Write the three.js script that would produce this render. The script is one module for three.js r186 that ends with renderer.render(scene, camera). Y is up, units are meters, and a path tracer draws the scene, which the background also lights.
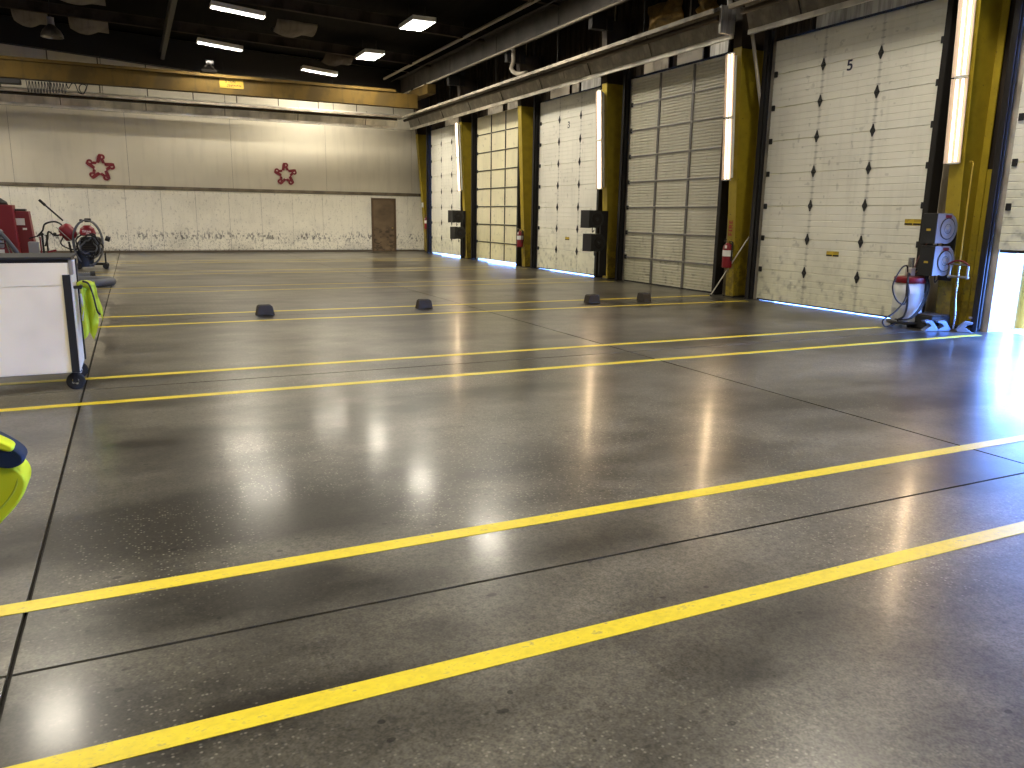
import * as THREE from 'three';
import { RoundedBoxGeometry } from 'three/addons/geometries/RoundedBoxGeometry.js';
import { TextGeometry } from 'three/addons/geometries/TextGeometry.js';
import { FontLoader } from 'three/addons/loaders/FontLoader.js';
import { mergeGeometries } from 'three/addons/utils/BufferGeometryUtils.js';
import { RectAreaLightUniformsLib } from 'three/addons/lights/RectAreaLightUniformsLib.js';

// ------------------------------------------------------------------ camera, sky, sun, exposure
const scene = new THREE.Scene();
const camera = new THREE.PerspectiveCamera(52.4, 1024 / 768, 0.05, 400);
camera.position.set(0, 1.57, 0);
camera.rotation.set(-0.21167, -0.44816, 0.01593, 'YXZ');
scene.add(camera);

const renderer = new THREE.WebGLRenderer({ antialias: true });
renderer.toneMapping = THREE.LinearToneMapping;
renderer.toneMappingExposure = 1.0;
renderer.shadowMap.enabled = true;
RectAreaLightUniformsLib.init();

const SUN = new THREE.Vector3(0.10, 1.0, 0.16).normalize();
const SKY_STRENGTH = 42;
{ // clear sky as an indoor white balance sees it: pale at the horizon, deep blue above
  const w = 64, h = 32, d = new Float32Array(w * h * 4);
  for (let j = 0, k = 0; j < h; j++) for (let i = 0; i < w; i++, k += 4) { const y = Math.max(0, Math.sin(((j + 0.5) / h - 0.5) * Math.PI)), t = Math.pow(y, 0.45); d[k] = 0.30 * (1 - t) + 0.07 * t; d[k + 1] = 0.62 * (1 - t) + 0.30 * t; d[k + 2] = 1.65 * (1 - t) + 1.50 * t; d[k + 3] = 1; }
  const t = new THREE.DataTexture(d, w, h, THREE.RGBAFormat, THREE.FloatType); t.mapping = THREE.EquirectangularReflectionMapping; t.magFilter = t.minFilter = THREE.LinearFilter; t.needsUpdate = true;
  scene.background = t; scene.environment = t; scene.backgroundIntensity = SKY_STRENGTH; scene.environmentIntensity = SKY_STRENGTH;
}
const sun = new THREE.DirectionalLight(new THREE.Color(1.0, 0.95, 0.86), 12);
sun.position.copy(SUN).multiplyScalar(60).add(new THREE.Vector3(12, 0, -15));
sun.target.position.set(12, 0, -15);
sun.castShadow = true;
Object.assign(sun.shadow.camera, { left: -35, right: 35, top: 35, bottom: -35, near: 1, far: 150 });
scene.add(sun, sun.target);

const HIGH_BAY = new THREE.Color(1.0, 0.91, 0.75), HIGH_BAY_NITS = 160;
const TUBE_LIGHT = new THREE.Color(1.0, 0.70, 0.40), TUBE_NITS = 48;

// ------------------------------------------------------------------ helpers
const PI = Math.PI;
function rng(seed) { let s = seed >>> 0; return () => { s = (s + 0x6d2b79f5) >>> 0; let t = Math.imul(s ^ (s >>> 15), 1 | s); t = (t + Math.imul(t ^ (t >>> 7), 61 | t)) ^ t; return ((t ^ (t >>> 14)) >>> 0) / 4294967296; }; }
const LN = 256, lattice = new Float32Array(LN * LN);
{ const r = rng(77); for (let i = 0; i < LN * LN; i++) lattice[i] = r(); }
function vnoise(x, y, wx = LN, wy = LN) {
  const ix = Math.floor(x), iy = Math.floor(y), fx = x - ix, fy = y - iy;
  const sx = fx * fx * (3 - 2 * fx), sy = fy * fy * (3 - 2 * fy);
  const x0 = ((ix % wx) + wx) % wx, x1 = (x0 + 1) % wx, y0 = (((iy % wy) + wy) % wy) * LN, y1 = ((((iy + 1) % wy) + wy) % wy) * LN;
  const a = lattice[y0 + x0], b = lattice[y0 + x1], c = lattice[y1 + x0], d = lattice[y1 + x1];
  return a + (b - a) * sx + (c - a) * sy + (a - b - c + d) * sx * sy;
}
function fbm(x, y, n = 4, w = LN) { let s = 0, a = 0.5, t = 0; for (let i = 0; i < n; i++) { s += a * vnoise(x + i * 17, y + i * 31, w, w); t += a; a *= 0.5; x *= 2; y *= 2; w = Math.min(LN, w * 2); } return s / t; }
const clamp = THREE.MathUtils.clamp, lerp = THREE.MathUtils.lerp, sstep = (x, a, b) => { const t = clamp((x - a) / (b - a), 0, 1); return t * t * (3 - 2 * t); };
const toS = (l) => { l = clamp(l, 0, 1); return 255 * (l <= 0.0031308 ? 12.92 * l : 1.055 * Math.pow(l, 1 / 2.4) - 0.055); };
const S_LUT = new Uint8Array(4096); for (let i = 0; i < 4096; i++) S_LUT[i] = Math.round(toS(i / 4095));
const s8 = (l) => S_LUT[l <= 0 ? 0 : l >= 1 ? 4095 : (l * 4095) | 0];
function finishTex(t, srgb) {
  t.magFilter = THREE.LinearFilter; t.minFilter = THREE.LinearMipmapLinearFilter; t.generateMipmaps = true;
  t.wrapS = t.wrapT = THREE.RepeatWrapping; if (srgb) t.colorSpace = THREE.SRGBColorSpace; t.needsUpdate = true; return t;
}
// fn(u, v, out): out = linear colour
function colorTex(w, h, fn) {
  const d = new Uint8Array(w * h * 4), o = [0, 0, 0];
  for (let j = 0, k = 0; j < h; j++) for (let i = 0; i < w; i++, k += 4) { fn((i + 0.5) / w, (j + 0.5) / h, o); d[k] = s8(o[0]); d[k + 1] = s8(o[1]); d[k + 2] = s8(o[2]); d[k + 3] = 255; }
  return finishTex(new THREE.DataTexture(d, w, h, THREE.RGBAFormat), true);
}
function grayTex(w, h, fn) {
  const d = new Uint8Array(w * h * 4);
  for (let j = 0, k = 0; j < h; j++) for (let i = 0; i < w; i++, k += 4) { const g = clamp(fn((i + 0.5) / w, (j + 0.5) / h), 0, 1) * 255; d[k] = d[k + 1] = d[k + 2] = g; d[k + 3] = 255; }
  return finishTex(new THREE.DataTexture(d, w, h, THREE.RGBAFormat), false);
}
function canvasTex(w, h, draw) {
  const c = document.createElement('canvas'); c.width = w; c.height = h; draw(c.getContext('2d'), w, h);
  const t = new THREE.CanvasTexture(c); t.colorSpace = THREE.SRGBColorSpace; t.magFilter = THREE.LinearFilter; t.needsUpdate = true; return t;
}
const counts = {};
function numbered(name) { const n = counts[name] = (counts[name] ?? -1) + 1; return n ? `${name}_${String(n).padStart(3, '0')}` : name; }
function tag(o, label, category, group) { Object.assign(o.userData, { label, category }); if (group) o.userData.group = group; return o; }
function thing(name, label, category, pos = [0, 0, 0], group, turn = 0) {
  const o = new THREE.Group(); o.name = numbered(name); o.position.set(...pos); o.rotation.y = turn; scene.add(o);
  return tag(o, label, category, group);
}
function structure(name) { const o = new THREE.Group(); o.name = name; o.userData.kind = 'structure'; scene.add(o); return o; }
const partCount = new Map();
function part(parent, name, geo, mat, pos = [0, 0, 0], rot) {
  const m = new THREE.Mesh(geo, mat);
  let c = partCount.get(parent); if (!c) partCount.set(parent, c = {});
  const n = c[name] = (c[name] ?? -1) + 1; m.name = n ? `${name}_${String(n).padStart(3, '0')}` : name;
  m.position.set(...pos); if (rot) m.rotation.set(...rot); parent.add(m); return m;
}
// uv in metres from the dominant normal
function uvm(g, sx = 1, sy = 1, ox = 0, oy = 0) {
  const p = g.attributes.position, n = g.attributes.normal, uv = new Float32Array(p.count * 2);
  for (let i = 0; i < p.count; i++) {
    const ax = Math.abs(n.getX(i)), ay = Math.abs(n.getY(i)), az = Math.abs(n.getZ(i));
    let u, v; if (ax >= ay && ax >= az) { u = p.getZ(i); v = p.getY(i); } else if (ay >= az) { u = p.getX(i); v = p.getZ(i); } else { u = p.getX(i); v = p.getY(i); }
    uv[i * 2] = (u + ox) * sx; uv[i * 2 + 1] = (v + oy) * sy;
  }
  g.setAttribute('uv', new THREE.BufferAttribute(uv, 2)); return g;
}
const box = (w, h, d) => uvm(new THREE.BoxGeometry(w, h, d));
const rbox = (w, h, d, r = 0.01, s = 2) => uvm(new RoundedBoxGeometry(w, h, d, s, r));
// a box between two corners, already placed
const boxAB = (a, b, o = [0, 0]) => { const g = new THREE.BoxGeometry(b[0] - a[0], b[1] - a[1], b[2] - a[2]); g.translate((a[0] + b[0]) / 2, (a[1] + b[1]) / 2, (a[2] + b[2]) / 2); return uvm(g, 1, 1, o[0], o[1]); };
const cyl = (r, h, n = 24, r2 = r) => new THREE.CylinderGeometry(r2, r, h, n);
const V = (a) => new THREE.Vector3(...a);
const tube = (pts, r, seg = 0, n = 8, closed = false) => new THREE.TubeGeometry(new THREE.CatmullRomCurve3(pts.map(V), closed, 'catmullrom', 0.5), seg || pts.length * 6, r, n, closed);
function rod(a, b, r, n = 10) { const A = V(a), B = V(b), d = B.clone().sub(A), g = new THREE.CylinderGeometry(r, r, d.length(), n); g.applyQuaternion(new THREE.Quaternion().setFromUnitVectors(new THREE.Vector3(0, 1, 0), d.normalize())); return g.translate(...A.add(B).multiplyScalar(0.5).toArray()); }
const lathe = (pts, n = 32) => new THREE.LatheGeometry(pts.map((p) => new THREE.Vector2(...p)), n);
const merge = (gs) => mergeGeometries(gs.map((g) => { g = g.index ? g.toNonIndexed() : g; for (const k of Object.keys(g.attributes)) if (!['position', 'normal', 'uv'].includes(k)) g.deleteAttribute(k); return g; }));
const bar = (a, b, w, h) => { const A = V(a), B = V(b), d = B.clone().sub(A), g = new THREE.BoxGeometry(w, h, d.length()); const m = new THREE.Matrix4().lookAt(B, A, new THREE.Vector3(0, 1, 0)); g.applyMatrix4(m); return g.translate(...A.add(B).multiplyScalar(0.5).toArray()); };
// closed outline (list of [a, b]) swept straight: plane 'xy' along z
function extrude(outline, depth, opt = {}) {
  const s = new THREE.Shape(outline.map((p) => new THREE.Vector2(...p)));
  return new THREE.ExtrudeGeometry(s, { depth, bevelEnabled: false, ...opt });
}
// ------------------------------------------------------------------ materials
const std = (color, roughness = 0.6, metalness = 0, extra = {}) => new THREE.MeshStandardMaterial({ color: Array.isArray(color) ? new THREE.Color(...color) : new THREE.Color(color), roughness, metalness, ...extra });
const rep = (t, x, y = x) => { const c = t.clone(); c.repeat.set(x, y); c.needsUpdate = true; return c; };
const grime = colorTex(512, 512, (u, v, o) => {
  const a = fbm(u * 6, v * 6, 5, 6), b = fbm(u * 24, v * 8, 3, 24), g = 0.62 + 0.38 * sstep(a, 0.3, 0.62) - 0.16 * sstep(b, 0.55, 0.8);
  o[0] = g; o[1] = g * 0.98; o[2] = g * 0.94;
});
const streaks = colorTex(512, 512, (u, v, o) => {
  const a = fbm(u * 40, v * 3, 3, 40), b = fbm(u * 8, v * 8, 4, 8), g = 0.55 + 0.35 * sstep(a, 0.3, 0.7) + 0.15 * (b - 0.5);
  o[0] = g; o[1] = g * 0.98; o[2] = g * 0.95;
});
const fineBump = grayTex(512, 512, (u, v) => 0.5 + 0.5 * (fbm(u * 32, v * 32, 4, 32) - 0.5));
const yellowTex = colorTex(512, 1024, (u, v, o) => {   // 1 m wide, 7 m high (v from the floor)
  const y = v * 7, a = fbm(u * 8, v * 56, 4, 8), b = fbm(u * 30 + 3, v * 180, 3, 30);
  let r = 0.36, g = 0.265, bl = 0.013; const k = 0.75 + 0.4 * a; r *= k; g *= k; bl *= k;
  const low = sstep(2.3 - y, 0, 2.1), chip = sstep(b + low * 0.16, 0.79, 0.90) * 0.8, d = low * sstep(a, 0.35, 0.7) * 0.6;
  r = lerp(r, 0.05, Math.max(chip * 0.85, d)); g = lerp(g, 0.033, Math.max(chip * 0.85, d)); bl = lerp(bl, 0.016, Math.max(chip * 0.85, d));
  o[0] = r; o[1] = g; o[2] = bl;
});
yellowTex.wrapT = THREE.ClampToEdgeWrapping;
const matte = (c, t, r) => new THREE.MeshPhysicalMaterial({ color: new THREE.Color(...c), roughness: 0.95, specularIntensity: 0.15, map: rep(t, r) });   // dusty, no sheen
const M = {
  yellow: std('#ffffff', 0.55, 0, { map: rep(yellowTex, 1, 1 / 7) }),
  yellowCrane: std([0.10, 0.059, 0.003], 0.85, 0, { map: rep(grime, 0.4) }),
  darkSteel: std([0.016, 0.014, 0.013], 0.6, 0.3),
  darkBrown: std([0.045, 0.03, 0.018], 0.65, 0.1, { map: rep(grime, 0.7) }),
  roof: matte([0.006, 0.005, 0.004], streaks, 0.3),
  rafter: matte([0.055, 0.046, 0.04], grime, 0.4),
  runway: std([0.05, 0.043, 0.037], 0.6, 0.2, { map: rep(grime, 0.4) }),
  siding: matte([0.052, 0.041, 0.031], streaks, 0.6),
  galvanized: std([0.46, 0.45, 0.43], 0.45, 0.6, { map: rep(streaks, 0.5) }),
  aluminium: std([0.24, 0.22, 0.19], 0.32, 0.7, { map: rep(grime, 0.6) }),
  aluminiumBright: std([0.85, 0.82, 0.74], 0.34, 0.7, { map: rep(grime, 0.25) }),
  palePaint: std([0.48, 0.43, 0.35], 0.6, 0, { map: rep(grime, 0.5) }),
  insulation: std([0.15, 0.13, 0.11], 0.9, 0, { map: rep(grime, 0.5), side: THREE.DoubleSide }),
  insulationTorn: std([0.34, 0.21, 0.06], 0.95, 0, { map: rep(grime, 1.2), side: THREE.DoubleSide }),
  black: std([0.012, 0.012, 0.013], 0.5),
  rubber: std([0.016, 0.016, 0.017], 0.75),
  rubberGray: std([0.055, 0.044, 0.033], 0.95, 0, { bumpMap: rep(fineBump, 4), bumpScale: 0.004 }),
  hose: std([0.11, 0.115, 0.13], 0.6),
  red: std([0.21, 0.008, 0.016], 0.4),
  redDull: std([0.17, 0.009, 0.015], 0.5),
  white: std([0.76, 0.76, 0.72], 0.45),
  cartWhite: std([0.92, 0.87, 0.71], 0.42, 0, { map: rep(grime, 0.12) }),
  grayPaint: std([0.26, 0.255, 0.265], 0.45),
  chrome: std([0.62, 0.62, 0.62], 0.25, 0.95),
  brass: std([0.5, 0.36, 0.12], 0.35, 0.9),
  navy: std([0.008, 0.022, 0.055], 0.85),
  hiVis: std([0.48, 0.58, 0.03], 0.75),
  hiVisBright: std([0.72, 0.80, 0.012], 0.75),
  tape: std([0.5, 0.5, 0.47], 0.4),
  steelBlue: std([0.22, 0.27, 0.36], 0.45, 0.4),
  blueDrum: std([0.006, 0.013, 0.032], 0.5),
  gasYellow: std([0.42, 0.29, 0.03], 0.5),
  bollardYellow: std([0.30, 0.15, 0.001], 0.8),
};
// ------------------------------------------------------------------ dimensions (metres; camera above x = 0, z = 0, looking to -z and +x)
const PERIOD = 4.829, WALL_X = 11.6, DOOR_X = 11.28, BACK_Z = -33.19, LEFT_X = -15, FRONT_Z = 9;
const DOOR_W = 3.6, DOOR_H = 4.88;
const doorZ = (k) => -10.33 + (k - 5) * PERIOD;              // door k = 1 (far) ... 8 (behind the camera)
const columnZ = (k) => doorZ(k) + PERIOD / 2 - (k === 0 ? 0 : 0);  // column on the near side of door k
const roofY = (x) => 7.72 - 0.04 * (x - 3);

// ------------------------------------------------------------------ floor: slabs with open joints, painted lines
const floor = structure('floor');
{
  const filler = boxAB([LEFT_X, -0.3, BACK_Z - 0.3], [11.9, -0.02, FRONT_Z]);
  part(floor, 'joint_filler', filler, std([0.018, 0.016, 0.014], 0.9));
  const speck = new Float32Array(512 * 512); { const r = rng(5); for (let i = 0; i < speck.length; i++) speck[i] = r(); }
  const hash = (ix, iz) => speck[((iz & 511) << 9) | (ix & 511)];
  // bare concrete seen from above at (x, z)
  function concrete(x, z, o, fine) {
    const cloud = fbm(x * 0.55 + 40, z * 0.8 + 60, 4), drag = fbm(x * 0.3 + 9, z * 1.7 + 20, 4), mid = fbm(x * 3.1 + 5, z * 4.3 + 11, 3);
    const blot = fbm(x * 1.1 + 71, z * 2.0 + 33, 4), smear = fbm(x * 0.16 + 3, z * 1.1 + 77, 3);
    let t = -0.02 + 0.90 * cloud + 0.70 * (mid - 0.5) + 0.9 * (blot - 0.5) + 0.55 * (smear - 0.5) - 0.45 * sstep(drag, 0.45, 0.75) * sstep(cloud, 0.72, 0.35);
    t += 0.10 * sstep(drag, 0.45, 0.2);
    if (x < -0.5) t += 0.16;                                                        // paler strip left of the long joint
    const dust = Math.exp(-((x + 0.50) ** 2) / 0.035) * sstep(z, -8.6, -10) * sstep(fbm(x * 6, z * 1.2, 3), 0.35, 0.55); t += 1.3 * dust;
    let r = lerp(0.024, 0.160, t), g = lerp(0.0215, 0.149, t), b = lerp(0.0165, 0.118, t);
    if (t < 0) { r = 0.027; g = 0.024; b = 0.0185; }
    if (fine) {
      const gr = vnoise(x * 170, z * 170) - 0.5, gr2 = vnoise(x * 60 + 7, z * 60 + 3) - 0.5, k = 1 + 0.75 * gr + 0.45 * gr2;
      r *= k; g *= k; b *= k;
      const sx = Math.floor(x / 0.013), sz = Math.floor(z / 0.013), h = hash(sx, sz);
      if (h > 0.86) { const dx = x / 0.013 - sx - 0.5, dz = z / 0.013 - sz - 0.5, w = sstep(0.25 - dx * dx - dz * dz, 0.05, 0.2) * (h - 0.86) * 9 * sstep(vnoise(x * 1.3 + 50, z * 1.3), 0.25, 0.7); r += 0.20 * w; g += 0.19 * w; b += 0.155 * w; }
    }
    const px = Math.floor(x / 0.11), pz = Math.floor(z / 0.11), q = hash(px + 91, pz + 17);
    if (q > 0.90) {
      const cx = 0.3 + 0.4 * hash(px + 3, pz), cz = 0.3 + 0.4 * hash(px, pz + 7), dx = (x / 0.11 - px - cx) * (0.7 + 1.2 * hash(px, pz)), dz = (z / 0.11 - pz - cz) * 1.6;
      const w = 1 - 0.65 * sstep(0.05 * (q - 0.90) * 8 + 0.002 - dx * dx - dz * dz + 0.02 * (vnoise(x * 90, z * 90) - 0.5), 0, 0.012);
      r *= w; g *= w; b *= w;
    }
    o[0] = r; o[1] = g; o[2] = b;
  }
  const bump = grayTex(1024, 1024, (u, v) => 0.8 * fbm(u * 14, v * 14, 2, 14) + 0.02 * fbm(u * 110, v * 110, 2, 110));
  const xs = [LEFT_X, -6.25, -0.5, 5.28, 11.62], zs = []; for (let k = -3; k <= 6; k++) zs.push(-2.907 - k * PERIOD); zs[0] = FRONT_Z; zs.push(BACK_Z);
  for (let i = 0; i + 1 < xs.length; i++) for (let j = 0; j + 1 < zs.length; j++) {
    const x0 = xs[i], x1 = xs[i + 1], z1 = zs[j], z0 = zs[j + 1], mx = (x0 + x1) / 2, mz = (z0 + z1) / 2;
    const gap = 0.009;
    const g = new THREE.BoxGeometry(x1 - x0 - 2 * gap, 0.1, z1 - z0 - 0.017); g.translate(mx, -0.05, mz);
    let res = 64; if (mz < 0 && i > 0) res = mz > -8 && i > 1 ? 2048 : mz > -13 ? 1024 : mz > -18 ? 512 : 384; if (j === 2 && i === 2) res = 2048;
    if (i === 1) res = Math.min(res, 1024); if (j === 2 && i === 3) res = 1024; if (i === 0 || mz > 0) res = 64; if (j === 2 && i === 1) res = 512;
    const t = colorTex(res, res, (u, v, o) => concrete(x0 + u * (x1 - x0), z1 - v * (z1 - z0), o, res >= 512)); t.wrapS = t.wrapT = THREE.ClampToEdgeWrapping;
    const m = new THREE.MeshPhysicalMaterial({ map: t, roughness: 0.30, ior: 1.42, specularIntensity: 0.75, clearcoat: 0.16, clearcoatRoughness: 0.13, bumpMap: rep(bump, 1.45, 1.2), bumpScale: 0.0018 });
    part(floor, 'slab', g, m);
  }
  // painted lines: pairs at every bay
  const worn = colorTex(2048, 48, (u, v, o) => { const a = fbm(u * 256, v * 4, 4, 256), b = fbm(u * 1100, v * 20, 2), w = sstep(a + 0.25 * (b - 0.5), 0.68, 0.88) * 0.5 + 0.22 * sstep(b, 0.66, 0.85), k = 0.82 + 0.3 * a; o[0] = lerp(0.74 * k, 0.2, w); o[1] = lerp(0.59 * k, 0.18, w); o[2] = lerp(0.022, 0.13, w); });
  const fade = colorTex(1024, 64, (u, v, o) => { const a = fbm(u * 60 + 9, v * 4, 4, 64), b = fbm(u * 400, v * 26, 2), w = clamp(sstep(a + 0.25 * (b - 0.5), 0.55, 0.85) * 0.6 + 0.25, 0, 1), k = 0.82 + 0.3 * a; o[0] = lerp(0.62 * k, 0.24, w); o[1] = lerp(0.46 * k, 0.2, w); o[2] = lerp(0.03, 0.15, w); });
  const lineM = std('#ffffff', 0.4, 0, { map: rep(worn, 0.12, 10) }), fadeM = std('#ffffff', 0.42, 0, { map: rep(fade, 0.12, 10) });
  for (let k = 0; k <= 5; k++) for (const z of [-2.332 - k * PERIOD, -3.438 - k * PERIOD]) {
    const end = k === 0 ? 10.6 : k === 1 ? (z > -7.5 ? 10.9 : 10.2) : 10.9, m = k > 2 ? fadeM : lineM;
    part(floor, 'painted_line', boxAB([k ? -5.5 : -5.0, 0.0002, z - 0.05], [end, 0.0022, z + 0.05]), m);
  }
}

// ------------------------------------------------------------------ walls, roof
const wallRight = structure('wall_right'), wallBack = structure('wall_back'), wallLeft = structure('wall_left'), wallFront = structure('wall_front'), ceiling = structure('ceiling');
{
  const plain = std([0.35, 0.31, 0.25], 0.8, 0, { map: rep(grime, 0.3) });
  part(wallLeft, 'wall_core', boxAB([LEFT_X - 0.3, 0, BACK_Z - 0.3], [LEFT_X, 8.6, FRONT_Z]), plain);
  part(wallFront, 'wall_core', boxAB([LEFT_X - 0.3, 0, FRONT_Z], [11.9, 8.6, FRONT_Z + 0.3]), plain);

  // back wall: core, lower plywood sheets, upper liner sheets, base strip and rail
  part(wallBack, 'wall_core', boxAB([LEFT_X, -0.2, BACK_Z - 0.3], [11.9, 8.4, BACK_Z - 0.02]), std([0.10, 0.085, 0.065], 0.8));
  const lower = colorTex(2048, 512, (u, v, o) => {   // 16 m x 2.4 m
    const x = u * 16, y = v * 2.4, a = fbm(x * 1.5, y * 2.2, 4), b = fbm(x * 21 + 4, y * 11 + 8, 3), c = fbm(x * 36, y * 30, 3);
    let k = 1.02 + 0.12 * a;
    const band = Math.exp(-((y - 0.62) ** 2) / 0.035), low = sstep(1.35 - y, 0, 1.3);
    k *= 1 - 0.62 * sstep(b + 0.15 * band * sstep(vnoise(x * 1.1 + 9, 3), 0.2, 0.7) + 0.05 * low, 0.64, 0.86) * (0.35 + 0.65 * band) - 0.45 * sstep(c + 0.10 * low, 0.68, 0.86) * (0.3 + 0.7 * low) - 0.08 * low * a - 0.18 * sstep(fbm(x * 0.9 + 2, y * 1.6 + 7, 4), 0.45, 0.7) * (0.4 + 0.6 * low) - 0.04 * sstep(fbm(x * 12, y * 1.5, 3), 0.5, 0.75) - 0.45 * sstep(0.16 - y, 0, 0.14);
    const s = sstep(vnoise(x * 5, y * 60), 0.93, 0.97) * sstep(vnoise(x * 0.8 + 7, y * 2), 0.5, 0.8); k *= 1 - 0.45 * s;
    o[0] = 0.86 * k; o[1] = 0.83 * k; o[2] = 0.71 * k;
  });
  const upper = colorTex(1024, 512, (u, v, o) => {   // 16 m x 5 m
    const x = u * 16, y = v * 5, a = fbm(x * 0.7 + 3, y * 1.1, 4), st = fbm(x * 7, y * 0.8 + 5, 4);
    const k = 0.86 + 0.2 * a - 0.06 * sstep(st, 0.5, 0.8) - 0.03 * sstep(Math.abs(((y * 1.65) % 1) - 0.5), 0.485, 0.5);
    o[0] = 0.66 * k; o[1] = 0.61 * k; o[2] = 0.485 * k;
  });
  const lowM = std('#ffffff', 0.7, 0, { map: rep(lower, 1 / 16, 1 / 2.4) }), upM = std('#ffffff', 0.6, 0, { map: rep(upper, 1 / 16, 1 / 5) });
  const r = rng(3);
  const sheet = (name, a, b, m) => part(wallBack, name, boxAB(a, b, [5, 0]), m);
  for (let x = -14.8; x < 11.3; x += 1.22) {
    let x0 = x, x1 = Math.min(x + 1.212, 11.55); const dz = r() * 0.006;
    if (x1 > 9.2 && x0 < 10.28) { if (x0 < 9.2) sheet('wall_panel', [x0, 0.06, BACK_Z - 0.02], [9.2, 2.34, BACK_Z - dz], lowM); if (x1 > 10.28) sheet('wall_panel', [10.28, 0.06, BACK_Z - 0.02], [x1, 2.34, BACK_Z - dz], lowM); continue; }
    sheet('wall_panel', [x0, 0.06, BACK_Z - 0.02], [x1, 2.34, BACK_Z - dz], lowM);
  }
  sheet('wall_panel', [9.2, 2.24, BACK_Z - 0.02], [10.28, 2.34, BACK_Z], lowM);
  for (let x = -14.6; x < 11.5; x += 3.66) sheet('liner_panel', [x, 2.47, BACK_Z - 0.02], [Math.min(x + 3.65, 11.55), 5.06, BACK_Z - 0.003 * r()], upM);
  for (let x = -14.7; x < 11.4; x += 1.56) sheet('liner_panel', [x, 5.07, BACK_Z - 0.02], [Math.min(x + 1.52, 11.55), 7.6, BACK_Z - 0.004 * r()], upM);
  const railM = std([0.20, 0.165, 0.115], 0.65, 0, { map: rep(grime, 0.5) });
  const rail = structure('trim_1'); part(rail, 'rail', boxAB([LEFT_X, 2.345, BACK_Z], [11.3, 2.465, BACK_Z + 0.045]), railM);
  const base = structure('baseboard_back'); part(base, 'base_strip', boxAB([LEFT_X, 0, BACK_Z - 0.019], [9.19, 0.075, BACK_Z + 0.015]), std([0.10, 0.08, 0.055], 0.8)); part(base, 'base_strip', boxAB([10.29, 0, BACK_Z - 0.019], [11.3, 0.075, BACK_Z + 0.015]), std([0.10, 0.08, 0.055], 0.8));

  // right wall: corrugated siding above the doors and between them
  function corrugated(z0, z1, y0, y1, x = WALL_X) {
    const pts = [], pitch = 0.3; let z = z0; pts.push([z0, 0.12]);
    pts.push([z0, 0.0]);
    while (z < z1 - 1e-4) { for (const [dz, d] of [[0.0, 0], [0.19, 0], [0.215, 0.04], [0.275, 0.04], [0.3, 0]]) { const q = Math.min(z + dz, z1); if (!pts.length || q > pts[pts.length - 1][0] + 1e-4) pts.push([q, d]); } z += pitch; }
    pts.push([z1, 0.12]);
    const g = extrude(pts, y1 - y0); // outline in (z, depth); sweep up
    const m = new THREE.Matrix4().set(0, 1, 0, x, 0, 0, 1, y0, 1, 0, 0, 0, 0, 0, 0, 1); g.applyMatrix4(m);
    return uvm(g);
  }
  const ends = []; for (let k = 1; k <= 8; k++) ends.push([doorZ(k) - DOOR_W / 2 - 0.02, doorZ(k) + DOOR_W / 2 + 0.02]);
  for (let k = 0; k <= 8; k++) {
    const a = k === 0 ? BACK_Z : ends[k - 1][1], b = k === 8 ? FRONT_Z : ends[k][0];
    part(wallRight, 'siding_pier', corrugated(a, b, 0, 4.9), M.siding);
    part(wallRight, 'yellow_liner', boxAB([WALL_X - 0.06, 0.05, a + (k ? 0.16 : 0.02)], [WALL_X - 0.001, 2.36, b - 0.16]), M.yellow);
  }
  for (let k = 1; k <= 8; k++) {
    part(wallRight, 'siding_panel', corrugated(doorZ(k) - PERIOD / 2 + (k === 1 ? -1.2 : 0), doorZ(k) + PERIOD / 2, 4.9, 8.0), M.siding);
    part(wallRight, 'door_header', boxAB([11.36, 4.83, doorZ(k) - DOOR_W / 2 - 0.1], [WALL_X - 0.001, 4.95, doorZ(k) + DOOR_W / 2 + 0.1]), M.darkSteel);
  }
  part(wallRight, 'siding_panel', corrugated(doorZ(8) + PERIOD / 2, FRONT_Z, 4.9, 8.0), M.siding);
  // pale sheets above the doors
  for (const [k, z0, z1, m] of [[5, -11.4, -9.2, 'galvanized'], [5, -9.12, -8.6, 'galvanized'], [4, -14.35, -13.5, 'galvanized'], [4, -15.5, -14.6, 'palePaint'], [4, -16.8, -15.85, 'palePaint'], [3, -19.8, -18.45, 'galvanized'], [3, -20.3, -19.95, 'palePaint'], [3, -21.6, -20.5, 'palePaint'], [2, -24.6, -23.4, 'palePaint'], [2, -26.2, -25, 'palePaint'], [1, -30.4, -29, 'palePaint']])
    part(wallRight, 'header_sheet', boxAB([11.5, 4.96, z0], [11.53, 5.75, z1]), M[m]);

  // roof deck, rafters and the long steel members under it
  const deck = boxAB([LEFT_X - 0.3, 0, BACK_Z - 0.3], [12.0, 0.3, FRONT_Z + 0.3]);
  { const p = deck.attributes.position; for (let i = 0; i < p.count; i++) p.setY(i, p.getY(i) + roofY(p.getX(i))); deck.computeVertexNormals(); }
  part(ceiling, 'roof_deck', deck, M.roof);
  const slope = (x, y0, s) => y0 - s * (x - 3);
  for (const z of [-29.1, -24.15, -19.3, -14.4, -9.5, -4.6, 0.3, 5.2]) {
    const y = 7.2, s = 0.035, x0 = LEFT_X, x1 = 11.55, web = new THREE.BoxGeometry(x1 - x0, 0.3, 0.02), fl = [0.16, -0.16];
    const gs = [web, new THREE.BoxGeometry(x1 - x0, 0.02, 0.15).translate(0, -0.15, 0), new THREE.BoxGeometry(x1 - x0, 0.02, 0.15).translate(0, 0.15, 0)];
    const g = merge(gs); g.rotateZ(-Math.atan(s)); g.translate((x0 + x1) / 2, slope((x0 + x1) / 2, y, s) + 0.15, z); part(ceiling, 'rafter', uvm(g), M.rafter);
  }
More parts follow.
